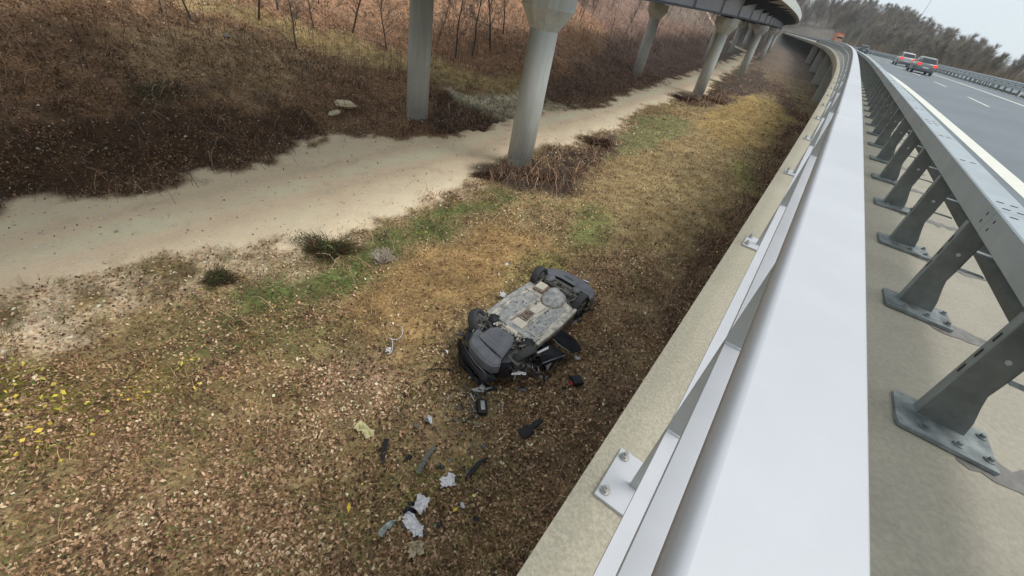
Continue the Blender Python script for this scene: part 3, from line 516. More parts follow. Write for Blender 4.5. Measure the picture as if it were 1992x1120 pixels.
for i in range(60):
    p=np.array([r9.uniform(-1.62,-.98),r9.choice([r9.uniform(.42,.84),r9.uniform(-.62,-.22)]),r9.uniform(-.05,.08)]); q=p+r9.uniform(-.16,.16,3)*[1,1,.4]; mb.tube([p,q],r9.uniform(.008,.03),6)
wpart('suspension',mb,M['mech'])['kind']='stuff'
mb=MB()
for i in range(34):
    p=np.array([-1.12+r9.uniform(-.06,.10),-.35+i*.025,r9.uniform(0,.05)]); mb.ell(p,(r9.uniform(.015,.05),r9.uniform(.015,.045),.03),8,4)
wpart('subframe',mb,M['under'],False,.004)
mb=MB(); mb.box((-1.66,.40,-.4),(-.98,.86,-.06)); mb.box((-1.75,-.66,-.4),(-1.0,-.2,-.06)); wpart('front_well',mb,M['mech'])
def wheel(c,tilt,steer,label=None):
    e=ob('wheel',None,wr); e.location=(c[0],c[1],c[2]+UZ); e.rotation_euler=(R(tilt),0,R(steer))
    b=MB(); V=[];F=[];k=30; pr_=[(.21,-.08),(.27,-.105),(.305,-.095),(.318,-.06),(.318,.06),(.305,.095),(.27,.105),(.21,.08)]
    for r,y in pr_:
        for j in range(k): w=2*math.pi*j/k; V.append((r*math.cos(w),y,r*math.sin(w)))
    n=len(pr_); F=[(((i+1)%n)*k+j,((i+1)%n)*k+(j+1)%k,i*k+(j+1)%k,i*k+j) for i in range(n) for j in range(k)]; b.add(V,F); ty=b.mesh('tyre',M['tyre'],True); ob('tyre',ty,e)
    b=MB(); b.tube([(0,-.06,0),(0,-.02,0)],.208,24); b.tube([(0,-.09,0),(0,.09,0)],.06,12)
    for j in range(5):
        w=2*math.pi*j/5; b.tube([(.05*math.cos(w),-.075,.05*math.sin(w)),(.2*math.cos(w),-.07,.2*math.sin(w))],.022,6)
    ob('rim',b.mesh('rim',M['rim']),e); return e
wheel((1.20,-.55,.0),4,0); wheel((1.36,.86,.0),-6,-3)
wheel((-1.36,.80,-.02),-32,22); wheel((-1.36,-.54,-.14),22,-14)
mb=MB(); mb.ell((-1.0,.62,-.02),(.17,.17,.10),12,6); wpart('wheel_arch_liner',mb,M['plast'],True)
mb=MB(); mb.ell((-1.10,-.42,-.02),(.22,.20,.10),12,6); wpart('wheel_arch_liner',mb,M['plast'],True)
for i in range(30):
    c=np.array([r9.uniform(-2.0,-1.0),r9.choice([.92,-.66])+r9.uniform(-.08,.08),r9.uniform(-.3,-.05)]); bar('torn_plastic',[c,c+r9.uniform(-.14,.14,3)],r9.uniform(.008,.03),[M['plast'],M['gplast'],M['mech']][i%3])
for i in range(10):
    c=np.array([r9.uniform(1.0,2.3),r9.choice([1.0,-.70]),r9.uniform(-.4,-.2)]); bar('torn_trim',[c,c+r9.uniform(-.16,.16,3)],r9.uniform(.01,.03),M['plast'])
mb=MB()
for i in range(22):
    p=np.array([r9.uniform(-.9,.85),r9.uniform(-.5,.78),.03]); q=p+[r9.uniform(.05,.3),r9.uniform(-.03,.03),0]; mb.tube([p,q],r9.uniform(.004,.010),5)
wpart('brake_lines',mb,M['mech'])['kind']='stuff'
plate('cross_member',[(-.98,.50),(-.86,.52),(-.82,.1),(-.86,-.40),(-1.0,-.42),(-1.0,0)],.012,.07,M['underb'],.02)
plate('cross_member',[(.60,.80),(.74,.80),(.62,.34),(.42,.22),(.36,.30),(.52,.42)],.012,.05,M['under'],.015)
for i in range(26):
    c=np.array([r9.uniform(-2.35,-.2),0,0]); c[1]=r9.uniform(-1.15,-.66) if i%3 or c[0]>-1.6 else r9.uniform(-.3,1.0); c[2]=r9.uniform(-.6,-.3)
    if c[0]<-1.9: c[1]=r9.uniform(-.4,.9); c[0]-=.25
    p4=c+r9.uniform(-.15,.15,(4,3))*[1,.8,.6]; b=MB(); b.add(list(p4),[(0,1,2,3)]); o=wpart('torn_panel',b,[M['paint'],M['plast'],M['paint'],M['rim']][i%4] if i%9 else M['chrome']); o.modifiers.new('s','SOLIDIFY').thickness=.006
# doors
def quad(name,pts,th,m,parent=None):
    p=np.array(pts,float); nrm=np.cross(p[1]-p[0],p[2]-p[0]); nrm/=np.linalg.norm(nrm); n=len(p); b=MB(); b.add(list(p)+list(p-nrm*th),[tuple(range(n)),tuple(range(n,2*n))[::-1]]+[(i,i+n,(i+1)%n+n,(i+1)%n) for i in range(n)]); o=wpart(name,b,m); bevel(o,.008); return o
quad('open_door',[(-.32,-.66,-.12),(.06,-.66,-.12),(.36,-1.02,-.42),(.26,-1.28,-.52),(-.02,-1.20,-.46),(-.28,-.84,-.22)],.05,M['paint'])
quad('door_trim',[(-.30,-.70,-.16),(-.26,-.86,-.26),(-.04,-1.14,-.46),(-.02,-1.08,-.50)],.02,M['white'])
quad('torn_door',[(-1.0,-.64,-.25),(-.45,-.66,-.3),(-.30,-.92,-.42),(-.40,-1.12,-.50),(-.95,-.92,-.46)],.06,M['paint'])
quad('window_frame',[(-.98,-.70,-.20),(-.62,-.78,-.22),(-.56,-.74,-.2),(-.96,-.66,-.18)],.02,M['white'])
bar('window_frame',[(-1.05,-.90,-.3),(-.7,-1.0,-.34),(-.3,-1.12,-.4)],.018,M['gplast']); bar('window_frame',[(-1.0,-1.05,-.45),(-.6,-1.15,-.48),(-.15,-1.22,-.5)],.014,M['plast'])
quad('fender_piece',[(-1.88,-.62,-.25),(-1.60,-.84,-.3),(-1.55,-.80,-.3),(-1.72,-.56,-.24)],.01,M['white'])
for i in range(22):
    c=np.array([r9.uniform(-1.75,-1.1),r9.uniform(-.95,-.62),-.3]); bar('bent_bracket',[c,c+r9.uniform(-.16,.16,3)*[1,1,.7]],r9.uniform(.006,.02),[M['mech'],M['plast'],M['rim']][i%3])
for i in range(14):
    c=np.array([r9.uniform(-.9,.9),.90,-.15]); bar('torn_trim',[c,c+r9.uniform(-.12,.12,3)+[0,.05,0]],.012,M['plast'])

# ------------------------------------------------------------------ things thrown clear of the wreck
def gz(x,y): return float(tz(np.array([x]),np.array([y]))[0])
def crumple(name,x,y,w,l,rz,m,label,cat,amp=.07,z=.06,seed=0,n=7,outline=None,th=.004):
    r=np.random.RandomState(seed+int(abs(x*100))); V=[];F=[]
    for i in range(n+1):
        for j in range(n+1):
            u,v=i/n-.5,j/n-.5; e=1+.07*math.sin(5*u+seed)+.05*math.cos(7*v+seed*2)
            V.append((u*w*e+.018*r.randn(),v*l*(1+.08*math.sin(6*u+seed))+.018*r.randn(),amp*r.rand()*1.2))
    F=[(i*(n+1)+j,(i+1)*(n+1)+j,(i+1)*(n+1)+j+1,i*(n+1)+j+1) for i in range(n) for j in range(n)]
    e=ob(name,me(name,V,F,m)); e.location=(x,y,gz(x,y)+z); e.rotation_euler=(0,0,R(rz)); s=e.modifiers.new('s','SOLIDIFY'); s.thickness=th; tag(e,label,cat); return e
crumple('paper_sheet',-.34,3.67,.24,.20,20,M['paper'],'white crumpled sheet of paper lying alone between the two dark strips','paper',.05,.08,1)
crumple('paper_sheet',-.66,3.22,.20,.26,-10,M['paper'],'crumpled white papers beside the dark rag','paper',.09,.08,2)
crumple('paper_sheet',-.72,2.92,.30,.16,-35,M['paper'],'long spread of torn white paper below the dark rag','paper',.08,.08,3)
crumple('paper_sheet',-.58,2.80,.14,.16,15,M['paper'],'small folded white sheet at the foot of the torn papers','paper',.05,.07,4)
crumple('paper_bag',-.55,2.58,.20,.20,30,mat('beige_paper',(.62,.52,.36),.8,0,20,.1),'beige paper scrap nearest the bottom of the litter trail','paper',.07,.07,5)
crumple('rag',-.80,3.10,.16,.26,10,mat('dark_cloth',(.02,.022,.035),.9,0,20,.2),'dark blue rag between two white papers','rag',.05,.07,6)
crumple('wrapper',-1.08,2.80,.10,.26,-28,M['glass'],'narrow glinting plastic wrapper left of the papers','wrapper',.06,.07,7)
crumple('cloth',-2.07,4.37,.18,.38,64,mat('yellow_cloth',(.68,.62,.36),.8,0,14,.12),'pale yellow crumpled cloth alone on the brown leaves','cloth',.06,.08,8)
crumple('plastic_scrap',-1.0,4.9,.05,.16,30,M['white'],'tiny white scrap left of the bare soil patch','scrap',.03,.09,9)
crumple('plastic_scrap',-.3,10.5,.09,.09,30,M['white'],'small white scrap in the tan grass above the wreck','scrap',.03,.2,10)
crumple('mirror_glass',-.21,9.1,.14,.17,0,M['white'],'round white mirror piece beside the left sill of the wreck','mirror piece',.05,.12,11)
crumple('plastic_scrap',1.84,8.82,.26,.12,-10,M['white'],'white plastic piece by the right rear wheel of the wreck','scrap',.05,.1,12)
crumple('plastic_scrap',1.88,7.3,.14,.08,-30,M['white'],'small white shard below the open black door','scrap',.03,.1,13)
crumple('cable_plug',-2.42,6.45,.08,.12,10,M['white'],'white plug at the end of the curled cable','plug',.03,.1,14)
def piece(name,label,cat,poly,x,y,rz,h,m,z=.05,tilt=0):
    b=MB(); b.prism(poly,0,h); o=ob(name,b.mesh(name,m)); o.location=(x,y,gz(x,y)+z); o.rotation_euler=(R(tilt),R(tilt*.6),R(rz)); bevel(o,.01); tag(o,label,cat); return o
piece('torn_plastic','black plastic panel, wider at its lower end, lying below the mirror housing','plastic panel',[(-.30,-.11),(-.10,-.11),(-.02,-.055),(.30,-.05),(.30,.05),(0,.055),(-.10,.10),(-.30,.10)],.97,5.12,52,.035,M['plast'],.1,4)
piece('trim_strip','straight dark trim strip standing out left of the bare soil','trim strip',[(-.24,-.035),(.24,-.045),(.24,.04),(-.24,.03)],-1.58,4.02,103,.03,M['plast'],.09)
o=piece('trim_strip','bent dark trim strip right of the single white paper','trim strip',[(-.30,-.06),(-.1,-.03),(.10,.03),(.28,.02),(.28,.07),(.08,.10),(-.12,.05),(-.30,-.02)],.10,4.02,48,.03,M['plast'],.09)
o=piece('trim_strip','grey green curved strip below the bare soil patch','trim strip',[(-.30,-.05),(0,-.02),(.28,-.05),(.28,.02),(0,.06),(-.30,.05)],-.82,4.05,78,.02,M['galvpost'],.09)
mb=MB(); mb.box((-.13,-.12,0),(.13,.12,.14)); o=ob('mirror_housing',mb.mesh('mirror_housing',M['plast'])); o.location=(1.87,6.6,gz(1.87,6.6)+.02); o.rotation_euler=(R(6),R(5),R(25)); bevel(o,.03,3); tag(o,'small black box shaped housing right of the wreck','mirror housing')
mb=MB(); mb.box((-.17,-.1,.02),(-.132,-.0,.08)); r_p=ob('red_lens',mb.mesh('red_lens',mat('red_lens',(.45,.03,.02),.3,0,10,.1)),o)
mb=MB(); mb.tube([(-.28,.0,.05),(0,.03,.06),(.28,0,.05)],.015,8); mb.tube([(.26,0,.05),(.32,.0,.05)],.024,8,1); o=ob('wiper_arm',mb.mesh('wiper_arm',[M['plast'],M['chrome']])); o.location=(-1.16,6.15,gz(-1.16,6.15)+.07); o.rotation_euler=(0,0,R(18)); tag(o,'thin dark rod with a bright end left of the wreck nose','rod')
t=np.linspace(0,1,60); cx=.14*np.sin(t*9)*(1-.4*t); cy=.42-.75*t+.12*np.cos(t*10); mb=MB(); mb.tube(np.stack([cx,cy,.10+.02*np.sin(t*20)],-1),.0085,6); o=ob('cable',mb.mesh('cable',M['white'],True)); o.location=(-2.44,6.75,gz(-2.44,6.75)); tag(o,'curled white cable on the tan grass left of the wreck','cable')
# headlamp unit
hl=empty('headlamp_unit',(-.12,5.52,gz(-.12,5.52)+.06),R(105)); tag(hl,'broken black headlamp unit with a white lens strip below the wreck nose','headlamp')
mb=MB(); mb.box((-.36,-.11,0),(-.02,.10,.12)); o=ob('housing',mb.mesh('housing',M['plast'],jit=.008),hl); bevel(o,.03)
mb=MB(); mb.box((-.30,-.05,.12),(-.08,.03,.135)); ob('reflector',mb.mesh('reflector',M['underb']),hl)
mb=MB(); mb.add([(.20,-.20,.10),(.28,0,.12),(.24,.22,.09),(.17,.12,.11),(.16,-.05,.11)],[(0,1,2,3,4)]); o=ob('lens_strip',mb.mesh('lens_strip',M['white']),hl); o.modifiers.new('s','SOLIDIFY').thickness=.01
mb=MB(); mb.tube([(-.02,.03,.05),(.2,.05,.08)],.025,8); mb.tube([(-.1,-.06,.1),(.16,-.1,.09)],.02,8); ob('bracket',mb.mesh('bracket',M['gplast']),hl)
mb=MB()
for i in range(420):
    a=r9.rand()*6.28; d=r9.rand()**.6*.75; x,y=-.32+d*math.cos(a)*.9,5.42+d*math.sin(a)*.75; z=gz(x,y)+.05; s=r9.uniform(.008,.03); an_=r9.rand()*6.28
    mb.add([(x,y,z),(x+s*math.cos(an_),y+s*math.sin(an_),z+r9.uniform(-.01,.02)),(x+s*math.cos(an_+1.6),y+s*math.sin(an_+1.6),z+r9.uniform(-.01,.02))],[(0,1,2)],i%3)
o=ob('glass_shards',mb.mesh('glass_shards',[M['glass'],M['white'],M['plast']])); tag(o,'scatter of glass and plastic shards around the headlamp unit','shards',kind='stuff')
tb=empty('torn_plastic',(2.06,10.35,gz(2.06,10.35)+.10),R(-20)); tag(tb,'black torn corner piece with a pale scrap behind the rear bumper','plastic panel')
mb=MB(); mb.ell((0,0,.02),(.16,.30,.12),12,6); ob('shell',mb.mesh('shell',M['plast'],True,.006),tb)
mb=MB(); mb.ell((-.02,.36,.04),(.09,.10,.07),10,5); ob('rusty_end',mb.mesh('rusty_end',M['rust'],True,.01),tb)
mb=MB(); mb.box((-.10,.22,.08),(.10,.26,.11)); ob('pale_scrap',mb.mesh('pale_scrap',M['white']),tb)
# smaller broken bits strewn below the nose of the wreck
for i in range(34):
    x=-.35+.42*r9.randn(); y=4.6+.85*r9.randn()
    if math.hypot(x-.695,y-7.7)<2.3: y-=1.4
    s=r9.uniform(.015,.07); a=r9.rand()*3.1; b=MB(); b.prism([(-s,-s*.5),(s*.6,-s*.7),(s,.1*s),(.1*s,s*.5),(-s*.8,s*.4)],0,.012+.02*r9.rand()); o=ob('plastic_fragment',b.mesh('plastic_fragment',[M['plast'],M['gplast'],M['mech'],M['plast'],M['mech'],M['white']][min(5,int(r9.rand()*5.2))])); o.location=(x,y,gz(x,y)+.06); o.rotation_euler=(r9.uniform(-.4,.4),r9.uniform(-.4,.4),a); tag(o,'small broken plastic fragment among the leaves below the wreck','fragment','plastic fragments strewn below the wreck')
for i in range(16):
    x=-.15+.22*r9.randn(); y=5.35+.22*r9.randn(); p=np.array([0,0,.05]); b=MB(); q=r9.uniform(-.16,.16,3)*[1,1,.3]; b.tube([p,p+q,p+q*1.6+r9.uniform(-.06,.06,3)],r9.uniform(.006,.018),6); o=ob('plastic_fragment',b.mesh('plastic_fragment',[M['plast'],M['gplast'],M['chrome']][i%3])); o.location=(x,y,gz(x,y)+.04); tag(o,'thin broken strut beside the headlamp unit','fragment','broken struts round the headlamp unit')
# rocks on the slope across the track
def rock(x,y,r,label,seed,m=None,name='boulder'):
    rr=np.random.RandomState(seed); b=MB(); b.ell((0,0,0),(r[0],r[1],r[2]),7,4); V=np.concatenate(b.V); V=V*(1+.16*np.sin(V[:,[1,2,0]]*6/ max(r)+seed))+rr.randn(*V.shape)*.02*max(r)
    d=me(name,V,b.F,m or M['rock']); o=ob(name,d); o.location=(x,y,gz(x,y)+r[2]*.15); o.rotation_euler=(0,0,rr.rand()*3); tag(o,label,'rock'); return o
rock(-11.0,22.5,(.66,.46,.20),'larger yellowish limestone block on the dark slope across the track',1)
rock(-10.9,21.3,(.55,.22,.09),'flatter yellowish stone just below the larger block',2)
rock(-7.6,23.2,(.16,.12,.12),'small white stone at the foot of the left pier',5,M['stone'])
rock(-4.3,24.2,(.14,.1,.1),'small pale stone by the dark hollow behind the pier',6,M['stone'])
rock(-16.2,21.5,(.16,.14,.12),'lone pale stone high on the left slope',8,M['stone'])
# dark soil heap beside the debris
# ------------------------------------------------------------------ vehicles on the carriageway
M['tint']=mat('tinted_window',(.02,.025,.03),.12,0,4,.2,spec=.7)
M['lampred']=mat('lit_tail_lamp',(.6,.02,.02),.3,0,10,.1,emit=(1,.05,.04,.7))
M['numplate']=mat('number_plate',(.7,.7,.68),.5,0,10,.05)
def car(name,label,paint,s,n,sc=(1,1,1),facing=1,lamps=True,estate=False,group=None):
    e=empty(name,(0,0,0)); place(e,s,n,-.08); e.scale=sc
    if facing<0: e.rotation_euler=(0,0,rot_h(s)+math.pi)
    tag(e,label,'car',group)
    # lower body: sections along y (rear -2.15 .. front 2.15), each (half width, bottom, belt)
    sec=[(-2.15,.70,.34,.80),(-2.10,.80,.26,.92),(-1.9,.85,.20,.98),(-1.2,.87,.18,.97),(0,.88,.18,.93),(1.0,.87,.18,.90),(1.7,.84,.20,.80),(2.05,.76,.25,.66),(2.15,.62,.34,.56)]
    b=MB(); V=[]
    for y,w,z0,z1 in sec:
        V+=[(-w*.9,y,z0),(-w,y,z0+.12),(-w*1.01,y,(z0+z1)/2),(-w*.96,y,z1-.06),(-w*.86,y,z1),(w*.86,y,z1),(w*.96,y,z1-.06),(w*1.01,y,(z0+z1)/2),(w,y,z0+.12),(w*.9,y,z0)]
    k=10;L=len(sec); b.add(V,[(i*k+j,i*k+(j+1)%k,(i+1)*k+(j+1)%k,(i+1)*k+j) for i in range(L-1) for j in range(k)]+[tuple(range(k))[::-1],tuple((L-1)*k+j for j in range(k))])
    ob('body',b.mesh('body',paint,True),e)
    yr=-2.0 if estate else -1.95
    g=[(yr,.74,.95,.70,.96),(yr+.42,.76,.95,.60,1.38),(yr+.75,.77,.94,.62,1.45),(-.2,.77,.93,.63,1.47),(.5,.76,.92,.60,1.41),(1.25,.74,.88,.68,.90)]
    b=MB(); V=[]
    for y,w,z0,w1,z1 in g: V+=[(-w,y,z0),(-w1,y,z1-.05),(-w1*.85,y,z1),(w1*.85,y,z1),(w1,y,z1-.05),(w,y,z0)]
    k=6;L=len(g); b.add(V,[(i*k+j,i*k+(j+1)%k,(i+1)*k+(j+1)%k,(i+1)*k+j) for i in range(L-1) for j in range(k)]+[tuple(range(k))[::-1],tuple((L-1)*k+j for j in range(k))])
    ob('roof',b.mesh('roof',paint,True),e)
    def lerp(a,b_,t): return tuple(a[i]+(b_[i]-a[i])*t for i in range(3))
    b=MB(); a=(yr-.012,.0); z0,z1=1.0,1.34; b.add([(-.66,yr+.03,1.0),(.66,yr+.03,1.0),(.56,yr+.36,1.34),(-.56,yr+.36,1.34)],[(0,1,2,3)]); o=ob('rear_window',b.mesh('rear_window',M['tint']),e); o.location=(0,-.028,.012)
    b=MB(); b.add([(-.64,1.16,.955),(.64,1.16,.955),(.56,.60,1.36),(-.56,.60,1.36)],[(3,2,1,0)]); o=ob('windscreen',b.mesh('windscreen',M['tint']),e); o.location=(0,.02,.02)
    for sx in (-1,1):
        b=MB(); q=[(sx*.775,yr+.55,1.0),(sx*.775,1.0,.97),(sx*.66,.55,1.32),(sx*.645,yr+.72,1.36)]; b.add(q,[(0,1,2,3) if sx>0 else (3,2,1,0)]); o=ob('side_window',b.mesh('side_window',M['tint']),e); o.location=(sx*.012,0,.005)
        if lamps: b=MB(); b.box((sx*.64-.17,-2.17,.72),(sx*.64+.17,-2.0,.93)); o=ob('tail_lamp',b.mesh('tail_lamp',M['lampred']),e); bevel(o,.03)
        for y in (-1.32,1.33):
            b=MB(); b.tube([(sx*.70,y,.31),(sx*.885,y,.31)],.31,20); w=ob('wheel',b.mesh('wheel',M['tyre']),e); b=MB(); b.tube([(sx*.88,y,.31),(sx*.892,y,.31)],.19,16); ob('rim',b.mesh('rim',M['rim']),w)
    b=MB(); b.box((-.26,-2.185,.52),(.26,-2.15,.64)); ob('number_plate',b.mesh('number_plate',M['numplate']),e)
    b=MB(); b.box((-.72,-2.19,.28),(.72,-2.02,.46)); bevel(ob('bumper',b.mesh('bumper',M['gplast']),e),.04)
    return e
silver=mat('silver_paint',(.42,.44,.45),.3,.4,3,.05,coat=.4); red=mat('pale_silver_paint',(.50,.46,.45),.3,.1,3,.1,coat=.4); dk=mat('charcoal_paint',(.07,.075,.08),.3,.2,3,.1,coat=.4); wh=mat('white_paint',(.62,.63,.64),.35,0,3,.05,coat=.3)
gm=mat('grey_green_paint',(.20,.23,.23),.3,.3,3,.05,coat=.4)
car('parked_car'.replace('parked','moving'),'grey estate car with lit tail lamps, the nearest car on the road',gm,63,7.8,estate=True)
car('moving_car','pale silver car with lit tail lamps just ahead of the grey estate',red,81,8.55,(1.02,1,1.06))
car('moving_car','small dark car far ahead where the road bends',dk,140,9.2,(1.12,1.1,1.12),lamps=False)
car('moving_car','white car left of the orange truck, the nearer of the two',wh,338,21.6,facing=-1,lamps=False)
car('moving_car','white car farthest left of the orange truck on the bend',wh,364,22,facing=-1,lamps=False)
tk=empty('orange_truck',(0,0,0)); place(tk,290,20.5,-.08); tk.rotation_euler=(0,0,rot_h(292)+math.pi); tk.scale=(1.3,1.2,1.35); tag(tk,'orange box truck coming round the bend','truck')
orange=mat('orange_tarpaulin',(.62,.13,.03),.6,0,2,.12,c2=(.75,.22,.08)); b=MB(); b.box((-1.25,-4.2,1.0),(1.25,1.6,3.5)); bevel(ob('cargo_box',b.mesh('cargo_box',orange),tk),.05)
b=MB(); b.box((-1.262,-2.6,1.5),(1.262,-1.2,3.3)); ob('pale_panel',b.mesh('pale_panel',mat('pale_tarpaulin',(.70,.42,.28),.6,0,2,.1)),tk)
b=MB(); b.box((-1.2,1.8,.6),(1.2,3.6,2.9)); bevel(ob('cab',b.mesh('cab',mat('truck_cab_paint',(.60,.30,.20),.4,0,2,.05)),tk),.12,3)
b=MB(); b.box((-1.0,3.58,1.9),(1.0,3.63,2.4)); ob('windscreen',b.mesh('windscreen',M['tint']),tk)
for y in (-3,-1.8,2.6):
    for sx in (-1,1): b=MB(); b.tube([(sx*.9,y,.5),(sx*1.2,y,.5)],.5,16); ob('wheel',b.mesh('wheel',M['tyre']),tk)
b=MB(); b.box((-.5,-4.1,.7),(.5,3.5,1.0)); ob('chassis',b.mesh('chassis',M['plast']),tk)
# marker posts and masts
for s,n,l in ((60,15.25,'white marker post with a dark band beside the far guardrail, nearest one'),(168,15.3,'small white marker post by the far guardrail behind the cars'),(255,15.3,'tiny white marker post on the bend near the orange truck')):
    e=empty('marker_post',(0,0,0)); place(e,s,n,-.1); tag(e,l,'marker post'); b=MB(); b.prism([(-.07,-.03),(.07,-.03),(.04,.05),(-.04,.05)],0,1.25); ob('post',b.mesh('post',M['white']),e); b=MB(); b.box((-.073,-.034,.85),(.073,.0,1.02)); ob('black_band',b.mesh('black_band',M['dark']),e)
e=empty('lamp_post',(0,0,0)); place(e,242,20.8,-.1); tag(e,'slender pale pole standing between the orange truck and the dark car','pole'); b=MB(); b.tube([(0,0,0),(0,0,5.6)],[.13,.07],8); b.tube([(0,0,5.6),(.9,0,5.9)],[.07,.05],8); ob('pole',b.mesh('pole',M['galv']),e)
q=P(345,62,0); zb=float(TZ(q[:1],q[1:2])[0]); e=empty('antenna_mast',(q[0],q[1],zb)); tag(e,'thin lattice mast rising above the wooded ridge','mast')
b=MB(); b.tube([(0,0,0),(0,0,36)],[.16,.05],6)
for z in range(4,35,4): b.tube([(-.3,0,z),(.3,0,z+.3)],.03,5)
ob('mast',b.mesh('mast',M['galv']),e)

# ------------------------------------------------------------------ trees
def tubes(segs,k=5):
    S=np.array(segs); p0,p1,r0,r1=S[:,:3],S[:,3:6],S[:,6],S[:,7]; d=p1-p0; d/=np.linalg.norm(d,axis=1,keepdims=True)+1e-9
    a=np.cross(d,np.array([.3,.5,.81])); a/=np.linalg.norm(a,axis=1,keepdims=True)+1e-9; b=np.cross(d,a)
    w=2*np.pi*np.arange(k)/k; cs=(a[:,None]*np.cos(w)[None,:,None]+b[:,None]*np.sin(w)[None,:,None])
    V=np.concatenate([p0[:,None]+cs*r0[:,None,None],p1[:,None]+cs*r1[:,None,None]],1).reshape(-1,3)
    j=np.arange(k); q=np.stack([j,(j+1)%k,(j+1)%k+k,j+k],-1); F=(q[None]+(np.arange(len(S))*2*k)[:,None,None]).reshape(-1,4); return V,F
def grow(seed,h,nb,spread,twigs,r0=.09,start=.25,upr=.6,lean=.05,tl=.6,tw=.008):
    r=np.random.RandomState(seed); trunk=[];crown=[]; p=np.zeros(3); d=np.array([r.randn()*lean,r.randn()*lean,1.]); pts=[p.copy()]; N=9
    for i in range(N):
        d=d+r.randn(3)*[.10,.10,0]; d/=np.linalg.norm(d); q=p+d*h/N; ra,rb=r0*(1-i/N*.85),r0*(1-(i+1)/N*.85); trunk.append([*p,*q,ra,rb]); p=q; pts.append(p.copy())
    pts=np.array(pts); tips=[]
    for b in range(nb):
        t=start+(1-start)*((b+.5)/nb); i=min(int(t*N),N-1); o=pts[i]+(pts[i+1]-pts[i])*(t*N-i); a=r.rand()*6.28; L=spread*h*(1-t*.72)*r.uniform(.6,1.15); dd=np.array([math.cos(a),math.sin(a),upr+.5*t+r.randn()*.2]); dd/=np.linalg.norm(dd); q=o; rr=r0*(1-t*.85)*.55
        for k in range(4):
            dd=dd+r.randn(3)*.16+[0,0,.10]; dd/=np.linalg.norm(dd); e=q+dd*L/4; crown.append([*q,*e,rr*(1-k*.22),rr*(1-(k+1)*.22)]); tips.append((e,dd.copy(),L))
            if k>0:
                for m in range(2):
                    d2=dd+r.randn(3)*.55; d2/=np.linalg.norm(d2); f=e+d2*L*.30; crown.append([*e,*f,rr*.35,rr*.15]); tips.append((f,d2,L*.6)); 
            q=e
    tws=[]
    for i in range(twigs):
        e,dd,L=tips[r.randint(len(tips))]; d2=dd+r.randn(3)*.6+[0,0,.25]; d2/=np.linalg.norm(d2); l=tl*r.uniform(.4,1.2); st=e-dd*r.rand()*L*.25; f=st+d2*l; tws.append([*st,*f,tw,tw*.3])
    return trunk,crown,tws
def tree_meshes(seed,m,**k):
    tr,cr,tw=grow(seed,**k); V,F=tubes(tr,7); t=me('trunk',V,F,M['bark'],True); V1,F1=tubes(cr,4); V2,F2=tubes(tw,3) if len(tw) else (np.zeros((0,3)),np.zeros((0,4),int)); c=me('crown',np.concatenate([V1,V2]),np.concatenate([F1,F2+len(V1)]),m); return t,c
def tree(name,meshes,x,y,sc,rz,label,cat,group=None,z=None,tilt=(0,0)):
    e=empty(name,(x,y,(gz(x,y) if z is None else z)-.08),rz,*tilt); e.scale=(sc,sc,sc); ob('trunk',meshes[0],e); ob('crown',meshes[1],e); tag(e,label,cat,group); return e
FT=[tree_meshes(100+i,[M['branch'],M['branchr'],M['brancho'],M['branch'],M['brancho']][i],h=8,nb=26,spread=.42,twigs=2600,r0=.11,start=.10,upr=.75,tl=1.1,tw=.011) for i in range(5)]
SAP=[tree_meshes(200+i,[M['branchr'],M['branch'],M['branchr']][i],h=6,nb=20,spread=.30,twigs=420,r0=.06,start=.15,upr=1.1,lean=.14,tl=.7,tw=.010) for i in range(3)]
r7=np.random.RandomState(77); cnt=0
lab=['bare broadleaf tree in the wood beyond the far carriageway']
for i in range(212):
    s=70+355*r7.rand()**.8; n=30+ (4+55*sm(130,350,s))*r7.rand()**1.3
    q=P(s,n,0); x,y=q[0],q[1]; z=float(TZ(np.array([x]),np.array([y]),False)[0])
    h=(.50+.55*sm(100,260,s))*r7.uniform(.8,1.15)
    tree('bare_tree',FT[i%5],x,y,h,r7.rand()*6.28,lab[0],'tree','bare trees of the wood beyond the road',z)
for i in range(84):
    s=r7.uniform(347,425); n=r7.uniform(-34,44) if s>362 else r7.uniform(-34,2); q=P(s,n,0); z=float(TZ(q[:1],q[1:2],False)[0])
    tree('bare_tree',FT[i%5],q[0],q[1],r7.uniform(.9,1.3),r7.rand()*6.28,'bare tree on the far hillside that closes the bend','tree','bare trees on the hillside at the end of the bend',z)
for i in range(75):
    s=r7.uniform(30,230); n=-29-38*r7.rand(); q=P(s,n,0)
    tree('sapling',SAP[i%3] if i%3 else FT[i%5],q[0],q[1],r7.uniform(.6,1.2),r7.rand()*6.28,'thin bare tree on the leafy slope behind the viaduct','tree','thin bare trees on the slope behind the viaduct')
for x,y,sc,l in [
  (-19.83,16.70,0.90,'short dark trunk at the top left edge of the slope'),
  (-17.66,21.35,0.80,'lone sapling with a dark foot on the grassy terrace'),
  (-18.54,20.72,0.60,'thin sapling left of the lone one on the terrace'),
  (-15.67,28.75,0.80,'reddish sapling behind the terrace, left of the curved trunk'),
  (-14.17,30.88,1.10,'slender dark curved trunk at the edge of the leafy slope'),
  (-12.14,31.71,0.90,'thin pale sapling just left of the left pier'),
  (-8.11,35.41,1.20,'dark trunk just right of the left pier'),
  (-7.03,36.37,1.10,'knobbly trunk, second right of the left pier'),
  (-5.96,38.10,1.20,'straight dark trunk, third right of the left pier'),
  (-5.55,41.72,1.00,'thin trunk between the third trunk and the flared pier'),
  (2.50,68.87,0.70,'thin curved stem right of the flared pier capital'),
  (-17.47,28.08,0.80,'bare sapling at the top edge of the slope behind the terrace'),
]: tree("sapling",SAP[int(abs(x*7))%3],x,y,sc,x,l,"tree")


